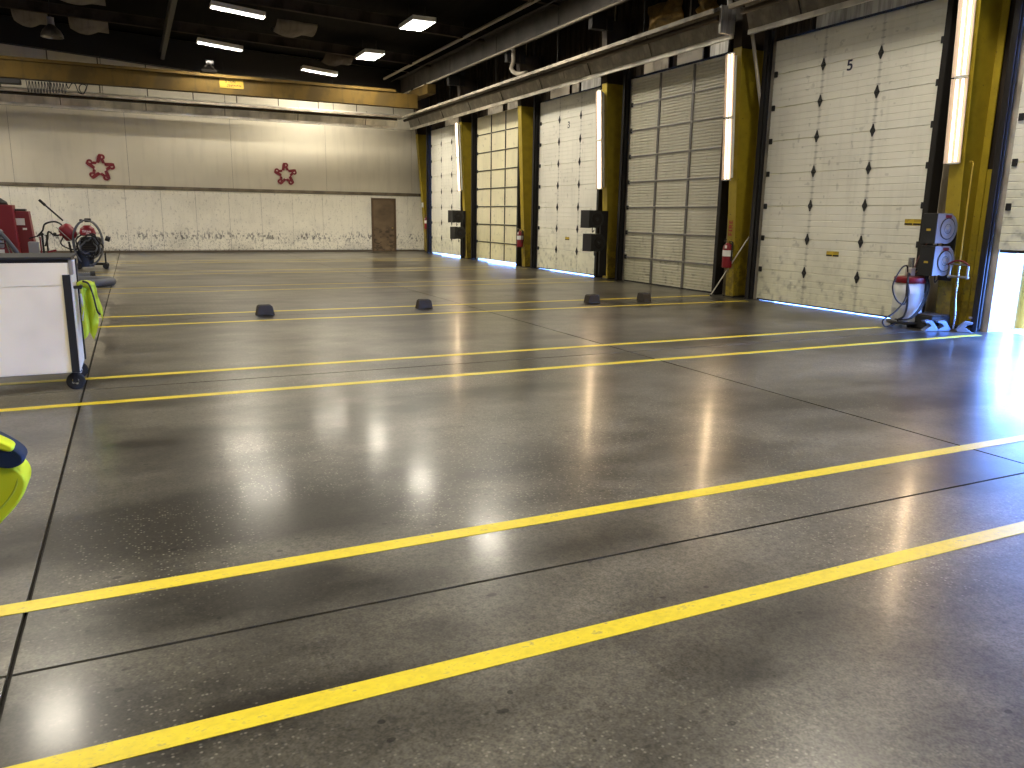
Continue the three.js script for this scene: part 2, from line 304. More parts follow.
  { // deep end rafter against the back wall
    const o = [[LEFT_X, 7.77], [11.5, 6.1], [11.5, 7.3], [LEFT_X, 8.36]]; part(ceiling, 'end_rafter', uvm(extrude(o, 0.3).translate(0, 0, BACK_Z + 0.02)), M.darkSteel);
  }
  part(ceiling, 'ridge_strut', merge([boxAB([1.38, 6.95, BACK_Z + 0.33], [1.52, 6.98, -4]), boxAB([1.44, 6.98, BACK_Z + 0.33], [1.46, 7.2, -4]), boxAB([1.38, 7.2, BACK_Z + 0.33], [1.52, 7.23, -4])]), M.darkSteel);
}

// ------------------------------------------------------------------ steel columns along the right wall
function column(z, x0, slopeX, label, top = 6.3) {
  const c = thing('steel_column', label, 'column', [0, 0, z], null);
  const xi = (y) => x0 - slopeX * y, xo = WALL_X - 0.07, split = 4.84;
  const plate = (y0, y1) => uvm(extrude([[xi(y0), y0], [xo, y0], [xo, y1], [xi(y1), y1]], 0.014).translate(0, 0, -0.007), 1, 1, z * 0.37);
  const flange = (y0, y1, f) => uvm(extrude([[f(y0) - 0.018, y0], [f(y0), y0], [f(y1), y1], [f(y1) - 0.018, y1]], 0.23).translate(0, 0, -0.115), 1, 1, z * 0.61);
  for (const [y0, y1, m] of [[0.02, split, M.yellow], [split, top, M.darkBrown]]) {  // upper length is dark: shade by the heater hoods put into its colour
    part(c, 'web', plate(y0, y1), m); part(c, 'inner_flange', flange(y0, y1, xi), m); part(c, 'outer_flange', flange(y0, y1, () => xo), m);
  }
  part(c, 'base_plate', boxAB([xi(0) - 0.06, 0, -0.15], [xo, 0.02, 0.15]), M.darkSteel);
}
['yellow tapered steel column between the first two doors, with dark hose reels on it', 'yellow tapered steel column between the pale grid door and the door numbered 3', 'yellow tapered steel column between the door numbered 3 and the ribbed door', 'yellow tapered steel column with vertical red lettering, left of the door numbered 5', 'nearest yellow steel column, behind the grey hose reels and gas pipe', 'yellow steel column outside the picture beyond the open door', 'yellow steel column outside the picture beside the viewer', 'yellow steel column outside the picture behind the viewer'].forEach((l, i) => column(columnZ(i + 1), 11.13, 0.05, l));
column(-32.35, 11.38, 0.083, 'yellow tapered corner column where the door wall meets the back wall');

// ------------------------------------------------------------------ overhead doors
const doorMap = (seed, tone, dirt, cols) => colorTex(512, 768, (u, v, o) => {   // whole door
  const x = u * 3.6, y = v * 4.88, a = fbm(x * 1.2 + seed, y * 1.2 + seed, 4), st = fbm(x * 12 + seed, y * 1.2, 3), sp = fbm(x * 9, y * 9 + seed, 3);
  const low = sstep(1.7 - y, 0, 1.7);
  let k = 0.82 + 0.28 * a - 0.05 * sstep(st, 0.52, 0.8) - dirt * low * (0.25 + 0.5 * sstep(sp, 0.45, 0.75)) - 0.2 * sstep(sp + 0.05 * low, 0.74, 0.84);
  if (cols) for (const c of [0.337, 0.672]) { const q = Math.abs(x - c * 3.6), yy = (y % 0.61); k *= 1 - 0.20 * Math.exp(-q * q / 0.0007) * (0.5 + fbm(y * 7 + c * 9, 3, 2)) - 0.22 * sstep(0.05 - q, 0, 0.012) * ([0.125, 0.235, 0.345, 0.455].some((g) => Math.abs(yy - g) < 0.012) ? 1 : 0); }
  o[0] = tone[0] * k; o[1] = tone[1] * k; o[2] = tone[2] * k * (1 - 0.12 * low);
});
const doorTex = { a: doorMap(3, [0.86, 0.84, 0.74], 0.32, true), b: doorMap(21, [0.66, 0.63, 0.52], 0.36), c: doorMap(40, [0.85, 0.79, 0.55], 0.18) };
const doorMat = Object.fromEntries(Object.entries(doorTex).map(([k, t]) => [k, std('#ffffff', 0.5, 0, { map: rep(t, 1 / 3.6, 1 / 4.88) })]));
const SECTION = DOOR_H / 8;
const sectionCache = {};
function sectionGeo(style, i) {
  if (sectionCache[style + i]) return sectionCache[style + i];
  const H = SECTION, pts = [[0.045, 0], [0.018, 0], [0, 0.010]];
  if (style === 'a') for (const y of [0.125, 0.235, 0.345, 0.455]) pts.push([0, y - 0.010], [0.006, y - 0.003], [0.006, y + 0.003], [0, y + 0.010]);
  if (style === 'b') for (let y = 0.045; y < H - 0.05; y += 0.066) pts.push([0, y], [0.020, y + 0.012], [0.020, y + 0.024], [0, y + 0.030]);
  pts.push([0, H - 0.010], [0.018, H], [0.045, H]);
  const g = extrude(pts.reverse(), DOOR_W).translate(0, i * H, 0);   // outline x (depth), y; sweep z
  uvm(g); g.translate(0, -i * H, 0); return sectionCache[style + i] = g;
}
const hingeGeo = merge([extrude([[-0.05, 0.012], [-0.03, 0.045], [-0.008, 0.11], [0.008, 0.11], [0.03, 0.045], [0.05, 0.012], [0.05, -0.012], [0.03, -0.04], [0.008, -0.095], [-0.008, -0.095], [-0.03, -0.04], [-0.05, -0.012]], 0.010).rotateY(-PI / 2), rod([-0.012, 0, -0.04], [-0.012, 0, 0.04], 0.012, 8)]);
const font = await new FontLoader().loadAsync('fonts/droid/droid_sans_bold.typeface.json');
function overheadDoor(k, o) {
  const d = structure('door_' + k), z0 = doorZ(k) - DOOR_W / 2, raise = o.raise ?? 0;
  const leaf = (name, geo, m, p = [0, 0, 0], r) => part(d, name, geo, m, p, r);
  const first = 0, n = 8, yTop = DOOR_H + 0.02;
  for (let i = first; i < n; i++) {
    const y = i * SECTION + raise; if (y + SECTION > yTop + 0.25) {   // this section has run back along the overhead track
      leaf('door_section', sectionGeo(o.style, i), doorMat[o.style], [DOOR_X - 0.05 - (i - 6) * SECTION + 0.30, yTop + 0.24, z0], [0, 0, PI / 2]); continue;
    }
    leaf('door_section', sectionGeo(o.style, i), doorMat[o.style], [DOOR_X, y + (o.gap ?? 0), z0]);
  }
  const zs = o.hinges ?? [];
  for (const f of zs) for (let i = 1; i < n; i++) { const y = i * SECTION + raise; if (y < DOOR_H - 0.1) leaf('hinge', hingeGeo, M.black, [DOOR_X - 0.008, y + (o.gap ?? 0), z0 + f * DOOR_W]); }
  for (const f of [0.018, 0.982]) for (let i = 1; i < n; i++) { const y = i * SECTION + raise; if (y < DOOR_H - 0.1) leaf('roller_hinge', rbox(0.03, 0.10, 0.07, 0.006), M.black, [DOOR_X - 0.015, y + (o.gap ?? 0), z0 + f * DOOR_W]); }
  for (const f of o.stiles ?? []) for (let i = 0; i < n; i++) leaf('stile', rbox(0.022, SECTION - 0.05, o.stileW, 0.004), o.stileM, [DOOR_X - 0.009, (i + 0.5) * SECTION + (o.gap ?? 0), z0 + f * DOOR_W]);
  if (o.struts) for (let i = 1; i < n; i++) leaf('strut', rbox(o.strutD ?? 0.03, o.strutH ?? 0.03, DOOR_W - 0.04, 0.004), o.strutM ?? M.galvanized, [DOOR_X - 0.012, i * SECTION + (o.gap ?? 0), z0 + DOOR_W / 2]);
  if (!raise && (o.gap ?? 0) < 0.03) leaf('bottom_seal', rbox(0.05, 0.03, DOOR_W - 0.04, 0.01), M.rubber, [DOOR_X + 0.02, 0.015 + (o.gap ?? 0), z0 + DOOR_W / 2]);
  if (raise) leaf('bottom_seal', rbox(0.05, 0.04, DOOR_W - 0.04, 0.01), M.rubber, [DOOR_X + 0.02, raise - 0.015, z0 + DOOR_W / 2]);
  // jambs, guide tracks
  for (const s of [-1, 1]) {
    const zj = doorZ(k) + s * (DOOR_W / 2 - 0.045 + (s < 0 ? o.side ?? 0 : 0));
    leaf('door_jamb', boxAB([DOOR_X + 0.05, 0, Math.min(zj, zj + s * 0.2)], [WALL_X + 0.13, 4.9, Math.max(zj, zj + s * 0.2)]), M.palePaint);
    const zt = doorZ(k) + s * (DOOR_W / 2 + 0.05);
    leaf('track_guard', merge([boxAB([DOOR_X - 0.17, 0, zt + s * 0.09 - 0.006], [DOOR_X + 0.058, 5.1, zt + s * 0.09 + 0.006]), boxAB([DOOR_X - 0.17, 0, Math.min(zt, zt + s * 0.08)], [DOOR_X - 0.158, 5.1, Math.max(zt, zt + s * 0.08)])]), M.darkSteel);
    leaf('guide_track', rod([DOOR_X - 0.08, 0.05, zt + s * 0.03], [DOOR_X - 0.08, 5.2, zt + s * 0.03], 0.022, 8), M.darkSteel);
  }
  if (o.digit) { const g = new TextGeometry(o.digit, { font, size: 0.175, depth: 0.002, curveSegments: 6 }); leaf('painted_number', g.rotateY(-PI / 2), o.digitM, [DOOR_X - 0.002, o.digitY, o.digitZ]); }
  for (const [z, y, w, h] of o.stickers ?? []) leaf('warning_sticker', box(0.002, h, w), stickerM, [DOOR_X - 0.003, y, z]);
  return d;
}
const stickerTex = canvasTex(128, 48, (c, w, h) => { c.fillStyle = '#c9ad2c'; c.fillRect(0, 0, w, h); c.fillStyle = '#15120a'; c.fillRect(4, 7, w - 8, 13); c.fillStyle = '#5a4a1c'; for (let i = 0; i < 3; i++) c.fillRect(8, 25 + i * 7, w - 22 - i * 11, 2); });
const stickerM = std('#ffffff', 0.5, 0, { map: stickerTex });
stickerTex.wrapS = stickerTex.wrapT = THREE.RepeatWrapping; stickerTex.repeat.set(1 / 0.3, 1 / 0.1);
const blackNumber = std([0.015, 0.015, 0.03], 0.5);
overheadDoor(1, { style: 'a', hinges: [0.337, 0.65], gap: 0.045, side: 0.047 });
overheadDoor(2, { style: 'c', stiles: [0.345, 0.665], stileW: 0.045, stileM: M.darkSteel, struts: true, strutM: M.darkSteel, strutD: 0.02, strutH: 0.028, gap: 0.06, side: 0.02 });
overheadDoor(3, { style: 'a', hinges: [0.337, 0.672], gap: 0.016, side: 0.012, digit: '3', digitM: blackNumber, digitY: 4.02, digitZ: doorZ(3) - 0.12, stickers: [[doorZ(3) + 0.05, 0.97, 0.24, 0.09]] });
overheadDoor(4, { style: 'b', stiles: [0.33, 0.67], stileW: 0.07, stileM: std([0.17, 0.16, 0.15], 0.5, 0.5), struts: true, strutM: std([0.2, 0.19, 0.175], 0.5, 0.4), strutH: 0.035 });
overheadDoor(5, { style: 'a', hinges: [0.337, 0.672], gap: 0.009, digit: '5', digitM: std([0.02, 0.02, 0.05], 0.5), digitY: 4.10, digitZ: -10.40, stickers: [[-8.75, 1.575, 0.30, 0.10], [-10.3, 1.0, 0.28, 0.09]] });
overheadDoor(6, { style: 'a', hinges: [0.337, 0.672], raise: 1.2, side: 0.06 });
overheadDoor(7, { style: 'a', hinges: [], raise: 2.2 });
overheadDoor(8, { style: 'a', hinges: [0.35, 0.68] });

// personnel door in the back wall
{
  const d = structure('door_9');
  const t = colorTex(256, 512, (u, v, o) => {
    const y = v * 2.16, a = fbm(u * 3 + 5, v * 9 + 2, 4), b = fbm(u * 6, v * 26 + 8, 4); let k = 0.45 + 0.75 * a;
    k *= 1 - 0.6 * sstep(b, 0.45, 0.7) * sstep(1.25 - y, 0, 0.5); k += 0.35 * Math.exp(-((y - 0.52) ** 2) / 0.004) * sstep(b, 0.3, 0.6) * sstep(u, 0.05, 0.2) + 0.3 * Math.exp(-((y - 0.12) ** 2) / 0.006) * sstep(u, 0.3, 0.6);
    o[0] = 0.19 * k; o[1] = 0.13 * k; o[2] = 0.072 * k;
  });
  const leafM = std('#ffffff', 0.55, 0, { map: rep(t, 1 / 0.9, 1 / 2.16) });
  part(d, 'door_leaf', boxAB([9.29, 0.01, BACK_Z - 0.019], [10.19, 2.15, BACK_Z + 0.01], [0.61, 0]), leafM);
  const fm = std([0.12, 0.075, 0.04], 0.6);
  part(d, 'door_frame', merge([boxAB([9.21, 0, BACK_Z - 0.019], [9.285, 2.23, BACK_Z + 0.05]), boxAB([10.195, 0, BACK_Z - 0.019], [10.27, 2.23, BACK_Z + 0.05]), boxAB([9.285, 2.155, BACK_Z - 0.019], [10.195, 2.23, BACK_Z + 0.05])]), fm);
  part(d, 'door_knob', lathe([[0, 0.07], [0.028, 0.06], [0.03, 0.04], [0.012, 0.03], [0.03, 0.002], [0, 0]], 16).rotateX(PI / 2), M.brass, [10.11, 1.0, BACK_Z + 0.01]);
}

// ------------------------------------------------------------------ outside
{
  const apron = structure('ground');
  part(apron, 'concrete_apron', boxAB([11.63, -0.3, -60], [60, -0.03, 30]), std([0.52, 0.5, 0.46], 0.8, 0, { map: rep(grime, 0.15) }));
  const sill = structure('trim_3'); part(sill, 'door_sill', boxAB([11.621, -0.1, BACK_Z], [11.9, -0.004, FRONT_Z]), std([0.4, 0.39, 0.37], 0.7, 0.1));
  const b = thing('bollard', 'yellow round safety bollard standing outside the open door', 'bollard', [12.35, -0.03, -7.47]);
  part(b, 'post', lathe([[0, 1.12], [0.05, 1.11], [0.08, 1.08], [0.09, 1.04], [0.09, 0]], 24), M.bollardYellow);
  part(b, 'base_ring', lathe([[0.09, 0.02], [0.13, 0.015], [0.13, 0], [0.09, 0]], 24), M.grayPaint);
}

// ------------------------------------------------------------------ crane: runway, bridge girder, festoon
{
  const r = thing('crane_runway', 'dark steel crane runway beam under the roof above the overhead doors', 'beam');
  part(r, 'web', boxAB([10.44, 6.42, BACK_Z + 0.4], [10.46, 7.0, FRONT_Z - 0.5]), M.runway);
  part(r, 'bottom_flange', boxAB([10.34, 6.39, BACK_Z + 0.4], [10.56, 6.42, FRONT_Z - 0.5]), M.runway);
  part(r, 'top_flange', boxAB([10.32, 7.0, BACK_Z + 0.4], [10.58, 7.03, FRONT_Z - 0.5]), M.runway);
  for (let k = 1; k <= 8; k++) part(r, 'hanger_bracket', boxAB([10.40, 6.05, columnZ(k) - 0.09], [11.0, 6.385, columnZ(k) + 0.09]), M.darkSteel);
  part(r, 'conductor_bar', rod([10.3, 6.33, BACK_Z + 0.6], [10.3, 6.33, FRONT_Z - 0.6], 0.03), M.palePaint);

  const g = thing('crane_girder', 'long yellow overhead crane girder spanning in front of the back wall', 'crane', [0, 0, -30]);
  part(g, 'box_girder', boxAB([LEFT_X + 0.6, 5.56, -0.14], [10.18, 6.04, 0.14]), M.yellowCrane);
  part(g, 'cap_channel', merge([boxAB([LEFT_X + 0.6, 6.055, -0.19], [9.3, 6.075, 0.19]), boxAB([LEFT_X + 0.6, 6.075, 0.175], [9.3, 6.15, 0.19]), boxAB([LEFT_X + 0.6, 6.075, -0.19], [9.3, 6.15, -0.175])]), M.yellowCrane);
  part(g, 'bottom_flange', boxAB([LEFT_X + 0.6, 5.535, -0.17], [10.18, 5.56, 0.17]), M.yellowCrane);
  const et = part(g, 'end_truck', rbox(0.34, 0.34, 2.2, 0.02), M.yellowCrane, [10.40, 6.14, 0]);
  for (const z of [-0.8, 0.8]) part(et, 'wheel', cyl(0.1, 0.05).rotateZ(PI / 2), M.darkSteel, [-0.12, 0.16, z]);
  const signT = canvasTex(256, 96, (c, w, h) => {
    c.fillStyle = '#a58a30'; c.fillRect(0, 0, w, h); c.fillStyle = '#0a0805'; c.font = 'bold 40px sans-serif'; c.fillText('5 TON', 58, 42);
    c.fillStyle = '#4a2210'; for (let i = 0; i < 9; i++) c.fillRect(84 + i * 17, 56 + (i % 3) * 2, 11, 14); c.fillStyle = '#1a1408'; for (let i = 0; i < 4; i++) c.fillRect(76 + i * 20, 78, 14, 8);
  });
  signT.wrapS = signT.wrapT = THREE.ClampToEdgeWrapping;
  part(g, 'capacity_plate', new THREE.BoxGeometry(0.78, 0.3, 0.006), std('#ffffff', 0.5, 0, { map: signT }), [3.46, 5.88, 0.145]);

  const h = thing('crane_trolley', 'small dark crane trolley motor on top of the yellow girder', 'machine', [2.75, 6.15, -30]);
  part(h, 'carriage', rbox(0.5, 0.1, 0.42, 0.02), M.roof, [0, 0.07, 0]); part(h, 'motor', cyl(0.09, 0.24, 20).rotateZ(PI / 2), M.rubber, [0.05, 0.36, 0]); part(h, 'frame', merge([bar([-0.2, 0.12, 0.1], [0, 0.32, 0.1], 0.04, 0.04), bar([0.22, 0.12, 0.1], [0.04, 0.32, 0.1], 0.04, 0.04)]), M.roof);
  const h2 = thing('electric_hoist', 'dark hoist body hung under the left end of the yellow girder', 'machine', [-3.3, 5.535, -30]);
  part(h2, 'body', rbox(1.0, 0.16, 0.3, 0.03), M.darkSteel, [0, -0.10, 0]); part(h2, 'drum', cyl(0.09, 0.5, 20).rotateZ(PI / 2), M.rafter, [-0.3, -0.2, 0]);

  const f = thing('festoon_cable', 'bunched black festoon cable hanging in loops below the yellow crane girder', 'cable', [0, 5.535, -29.85]);
  part(f, 'track', rod([-3.2, -0.03, 0], [-0.6, -0.03, 0], 0.015), M.darkSteel);
  const rr = rng(9), pts = []; for (let i = 0; i <= 26; i++) pts.push([-2.65 + i * 0.042, i % 2 ? -0.36 - 0.06 * rr() : -0.05, 0.02 * (rr() - 0.5)]);
  part(f, 'cable_loops', tube(pts, 0.012, 260, 6), M.rubber);
  part(f, 'cable_loops', tube([[-1.55, -0.05, 0], [-1.5, -0.2, 0], [-1.4, -0.05, 0], [-1.3, -0.06, 0], [-1.22, -0.3, 0], [-1.08, -0.32, 0.02], [-0.98, -0.1, 0], [-1.12, -0.05, 0], [-1.2, -0.18, 0], [-1.1, -0.34, 0], [-0.95, -0.05, 0]], 0.016, 120, 6), M.rubber);
}

// ------------------------------------------------------------------ infrared tube heaters: long sheet-metal hoods
function heater(name, label, len, pos, turn, seg = 1.32, metal = M.aluminium) {   // local: runs along +z, opening towards -x and down
  const t = thing(name, label, 'heater', pos, 'infrared heater hoods', turn);
  const prof = [[-0.22, 0.36], [-0.20, 0.44], [-0.05, 0.52], [0.12, 0.52], [0.27, 0.08], [0.29, 0.0]];
  const inner = prof.map(([x, y]) => [x, y]).reverse(), th = 0.006, outline = prof.map(([x, y]) => [x + th, y + th]).concat(inner);
  const n = Math.round(len / seg), L = len / n, g = uvm(extrude(outline, L - 0.012));
  for (let i = 0; i < n; i++) part(t, 'hood_section', g, metal, [0, 0, i * L]);
  part(t, 'front_rail', box(0.035, 0.075, len), M.palePaint, [-0.235, 0.42, len / 2]);
  part(t, 'burner_tube', rod([-0.02, 0.34, 0.1], [-0.02, 0.34, len - 0.1], 0.05, 14), M.darkBrown);
  for (let i = 1; i < n; i++) { if (i % 2) part(t, 'hanger_strap', merge([bar([-0.22, 0.4, i * L], [0.05, 0.56, i * L], 0.02, 0.012), bar([0.05, 0.56, i * L], [0.28, 0.02, i * L], 0.02, 0.012)]), M.darkSteel); }
  for (let i = 1; i < n; i += 3) part(t, 'hanger_rod', rod([0, 0.53, i * L], [0, 1.9 + (name ? 0 : 0), i * L], 0.008, 6), M.darkSteel);
  part(t, 'lip', boxAB([0.244, -0.012, 0], [0.3, 0.075, len]), M.aluminiumBright);  // brighter metal than the hood: caught lamp light put into the colour
  return t;
}
heater('tube_heater', 'long tube heater hood running above the far four overhead doors', 19.6, [10.42, 4.99, -32.3], 0);
heater('tube_heater', 'tube heater hood starting above the door numbered 5', 13, [10.42, 4.97, -12.25], 0);
heater('tube_heater', 'tube heater hood running along the back wall above the red stars', 24.0, [-13.9, 4.99, -31.95], PI / 2, 1.3, M.aluminiumBright);

// ------------------------------------------------------------------ lamps
function highBay(x, y, z, w, d, label, tilt = 0, on = true) {
  const t = thing('high_bay_light', label, 'light', [x, y, z], 'high bay lights under the roof'); t.rotation.z = tilt;
  part(t, 'housing', rbox(w + 0.08, 0.06, d + 0.08, 0.01), M.white, [0, 0.06, 0]);
  const rim = []; for (const [a, b, c, e] of [[-1, 0, 0.012, d + 0.08], [1, 0, 0.012, d + 0.08]]) rim.push(new THREE.BoxGeometry(c, 0.07, e).translate(a * (w / 2 + 0.035), 0.0, 0)); for (const s of [-1, 1]) rim.push(new THREE.BoxGeometry(w + 0.08, 0.07, 0.012).translate(0, 0, s * (d / 2 + 0.035)));
  part(t, 'reflector_rim', merge(rim), M.white);
  part(t, 'lamp_lens', box(w, 0.02, d), new THREE.MeshStandardMaterial({ color: 0xffffff, emissive: new THREE.Color(1, 0.96, 0.86), emissiveIntensity: 4.5, roughness: 0.5 }), [0, 0.018, 0]);
  for (const s of [-1, 1]) part(t, 'suspension_wire', rod([s * w * 0.4, 0.09, 0], [s * w * 0.4, roofY(x) - y - 0.02, 0], 0.006, 6), M.darkSteel);
  const l = new THREE.RectAreaLight(HIGH_BAY, HIGH_BAY_NITS * (0.45 / (w * d)), w, d); l.position.set(0, 0.0, 0); l.rotation.x = -PI / 2; t.add(l);
}
highBay(3.09, 7, -24.3, 1.35, 0.33, 'bright linear lamp below the roof, upper of the two at the left above the girder', -0.09);
highBay(3.11, 7, -29.4, 1.35, 0.33, 'bright linear lamp just above the capacity plate on the yellow girder', -0.09);
highBay(6.80, 6.78, -31.3, 1.22, 0.33, 'smallest bright linear lamp closest to the back wall over the girder', -0.09);
highBay(7.95, 7, -23.3, 0.62, 1.25, 'wide bright lamp highest at the right among the roof lamps');
highBay(7.97, 7, -28.5, 0.62, 1.25, 'wide bright lamp nearer the right end of the yellow girder');
for (const [x, z, s] of [[8.08, -18.1, 'third in the right row from the back wall'], [8.4, -6.6, 'above the open door bay'], [3.0, -4.2, 'above the near bay beside the viewer'], [-1.8, -14, 'over the white cart'], [-3.2, -5.2, 'at the near left bay'], [-7.2, -24, 'far left row'], [-7.2, -29.3, 'far left row near the back wall'], [-7.2, -13, 'left row beside the cart'], [-4.7, -27, 'added fill between the red machines and the left wall'], [7, 1.8, 'behind the viewer on the right'], [0.5, 4, 'behind the viewer'], [-2.4, -1.6, 'added fill over the coat stand']])
  highBay(x, 7, z, 0.62, 1.25, 'wide roof lamp outside the picture, ' + s);  // the two fill lamps are added to brighten the left wall and cart

function columnLight(k, label) {
  const z = columnZ(k), y0 = k === 3 ? 2.28 : k === 4 ? 2.34 : 2.42, L = 1.2, tilt = 0.05;
  const t = thing('column_light', label, 'light', [k === 5 ? 10.97 : 10.90, y0, z - 0.02], 'vertical fluorescent lights on the columns'); t.rotation.z = tilt;
  const prof = [[-0.07, -0.13], [0.0, -0.05], [0.0, 0.05], [-0.07, 0.13], [-0.066, 0.136], [0.006, 0.056], [0.006, -0.056], [-0.066, -0.136]];   // (x, z)
  const refl = std([0.55, 0.45, 0.38], 0.5);
  for (let i = 0; i < 2; i++) {
    const g = extrude(prof.map(([x, zz]) => [x, -zz]), L - 0.02).rotateX(-PI / 2); part(t, 'reflector', uvm(g), refl, [0, i * L + 0.01, 0]);
    for (const zz of [-0.045, 0.045]) part(t, 'fluorescent_tube', cyl(0.019, L - 0.06, 14), tubeM, [-0.055, i * L + L / 2, zz]);
    part(t, 'end_cap', rbox(0.07, 0.025, 0.16, 0.004), M.white, [-0.04, i * L + 0.014, 0]); part(t, 'end_cap', rbox(0.07, 0.025, 0.16, 0.004), M.white, [-0.04, (i + 1) * L - 0.014, 0]);
  }
  part(t, 'ballast_box', rbox(0.06, 2 * L - 0.1, 0.1, 0.008), M.white, [0.04, L, 0]);
  for (const y of [0.5, 1.9]) part(t, 'mounting_bracket', boxAB([0.06, y - 0.02, -0.02], [0.13, y + 0.02, 0.02]), M.darkSteel);
  const l = new THREE.RectAreaLight(TUBE_LIGHT, TUBE_NITS, 0.1, 2 * L - 0.1); l.position.set(-0.085, L, 0); l.rotation.y = PI / 2; t.add(l);
  // RectAreaLight shines along its local -z
  l.rotation.y = PI / 2;
}
const tubeM = new THREE.MeshStandardMaterial({ color: 0xffffff, emissive: new THREE.Color(1, 0.78, 0.52), emissiveIntensity: 3, roughness: 0.4 });
columnLight(5, 'nearest vertical tube light, on the yellow column beside the hose reels and gas pipe');
columnLight(4, 'vertical tube light on the yellow column with red lettering and a fire extinguisher');
columnLight(3, 'vertical tube light on the yellow column between doors three and four with dark hose reels');
columnLight(1, 'farthest vertical tube light, on the yellow column between the first two doors');

{ // unlit bell lamp under the roof at the far left
  const t = thing('bell_lamp', 'unlit grey bell-shaped lamp hanging among sagging insulation at the upper left', 'light', [-1.74, 6.62, -28.7]);
  part(t, 'shade', lathe([[0.30, 0], [0.285, 0.08], [0.23, 0.2], [0.12, 0.3], [0.10, 0.34], [0.10, 0.35], [0.13, 0.31], [0.24, 0.2], [0.297, 0.08], [0.31, 0]], 32), M.aluminium);
  part(t, 'ballast', cyl(0.1, 0.24, 20), M.grayPaint, [0, 0.44, 0]); part(t, 'hook_rod', rod([0, 0.56, 0], [0, roofY(-1.7) - 6.64, 0], 0.012, 8), M.darkSteel); part(t, 'bulb', new THREE.SphereGeometry(0.07, 16, 12), M.white, [0, 0.12, 0]);
}
// sagging insulation under the roof
function sag(label, x0, x1, z0, z1, y, drop, m = M.insulation) {
  const nx = 14, nz = 8, g = new THREE.PlaneGeometry(1, 1, nx, nz), p = g.attributes.position;
  for (let i = 0; i < p.count; i++) { const u = p.getX(i) + 0.5, v = p.getY(i) + 0.5; p.setXYZ(i, lerp(x0, x1, u), y - 0.035 * (lerp(x0, x1, u) - 3) - drop * Math.pow(Math.sin(PI * v), 0.6) * (0.55 + 0.45 * Math.sin(PI * Math.min(1, u * 1.4))) + 0.02 * vnoise(u * 6, v * 5), lerp(z0, z1, v)); }
  g.computeVertexNormals(); const top = g.clone().translate(0, 0.05, 0);
  const o = new THREE.Mesh(merge([g, top]), m); o.name = numbered('insulation_batt'); scene.add(o); tag(o, label, 'insulation', 'sagging roof insulation');
}
sag('pale insulation batt sagging beside the bell lamp on its left', -2.8, -1.85, -30.6, -29.3, 7.2, 0.32);
sag('pale insulation batt sagging beside the bell lamp on its right', -1.3, -0.2, -30.6, -29.3, 7.2, 0.32);
sag('pale insulation batt at the top edge of the picture near the left corner', -1.4, -0.2, -26.9, -25.6, 7.2, 0.22);
sag('pale boat-shaped insulation batt between the two rows of roof lamps', 4.4, 5.6, -27.0, -25.8, 7.25, 0.30);
sag('dark insulation batt sagging beside the wide lamp over the girder end', 6.6, 7.6, -30.4, -29.3, 7.15, 0.25, M.rafter);

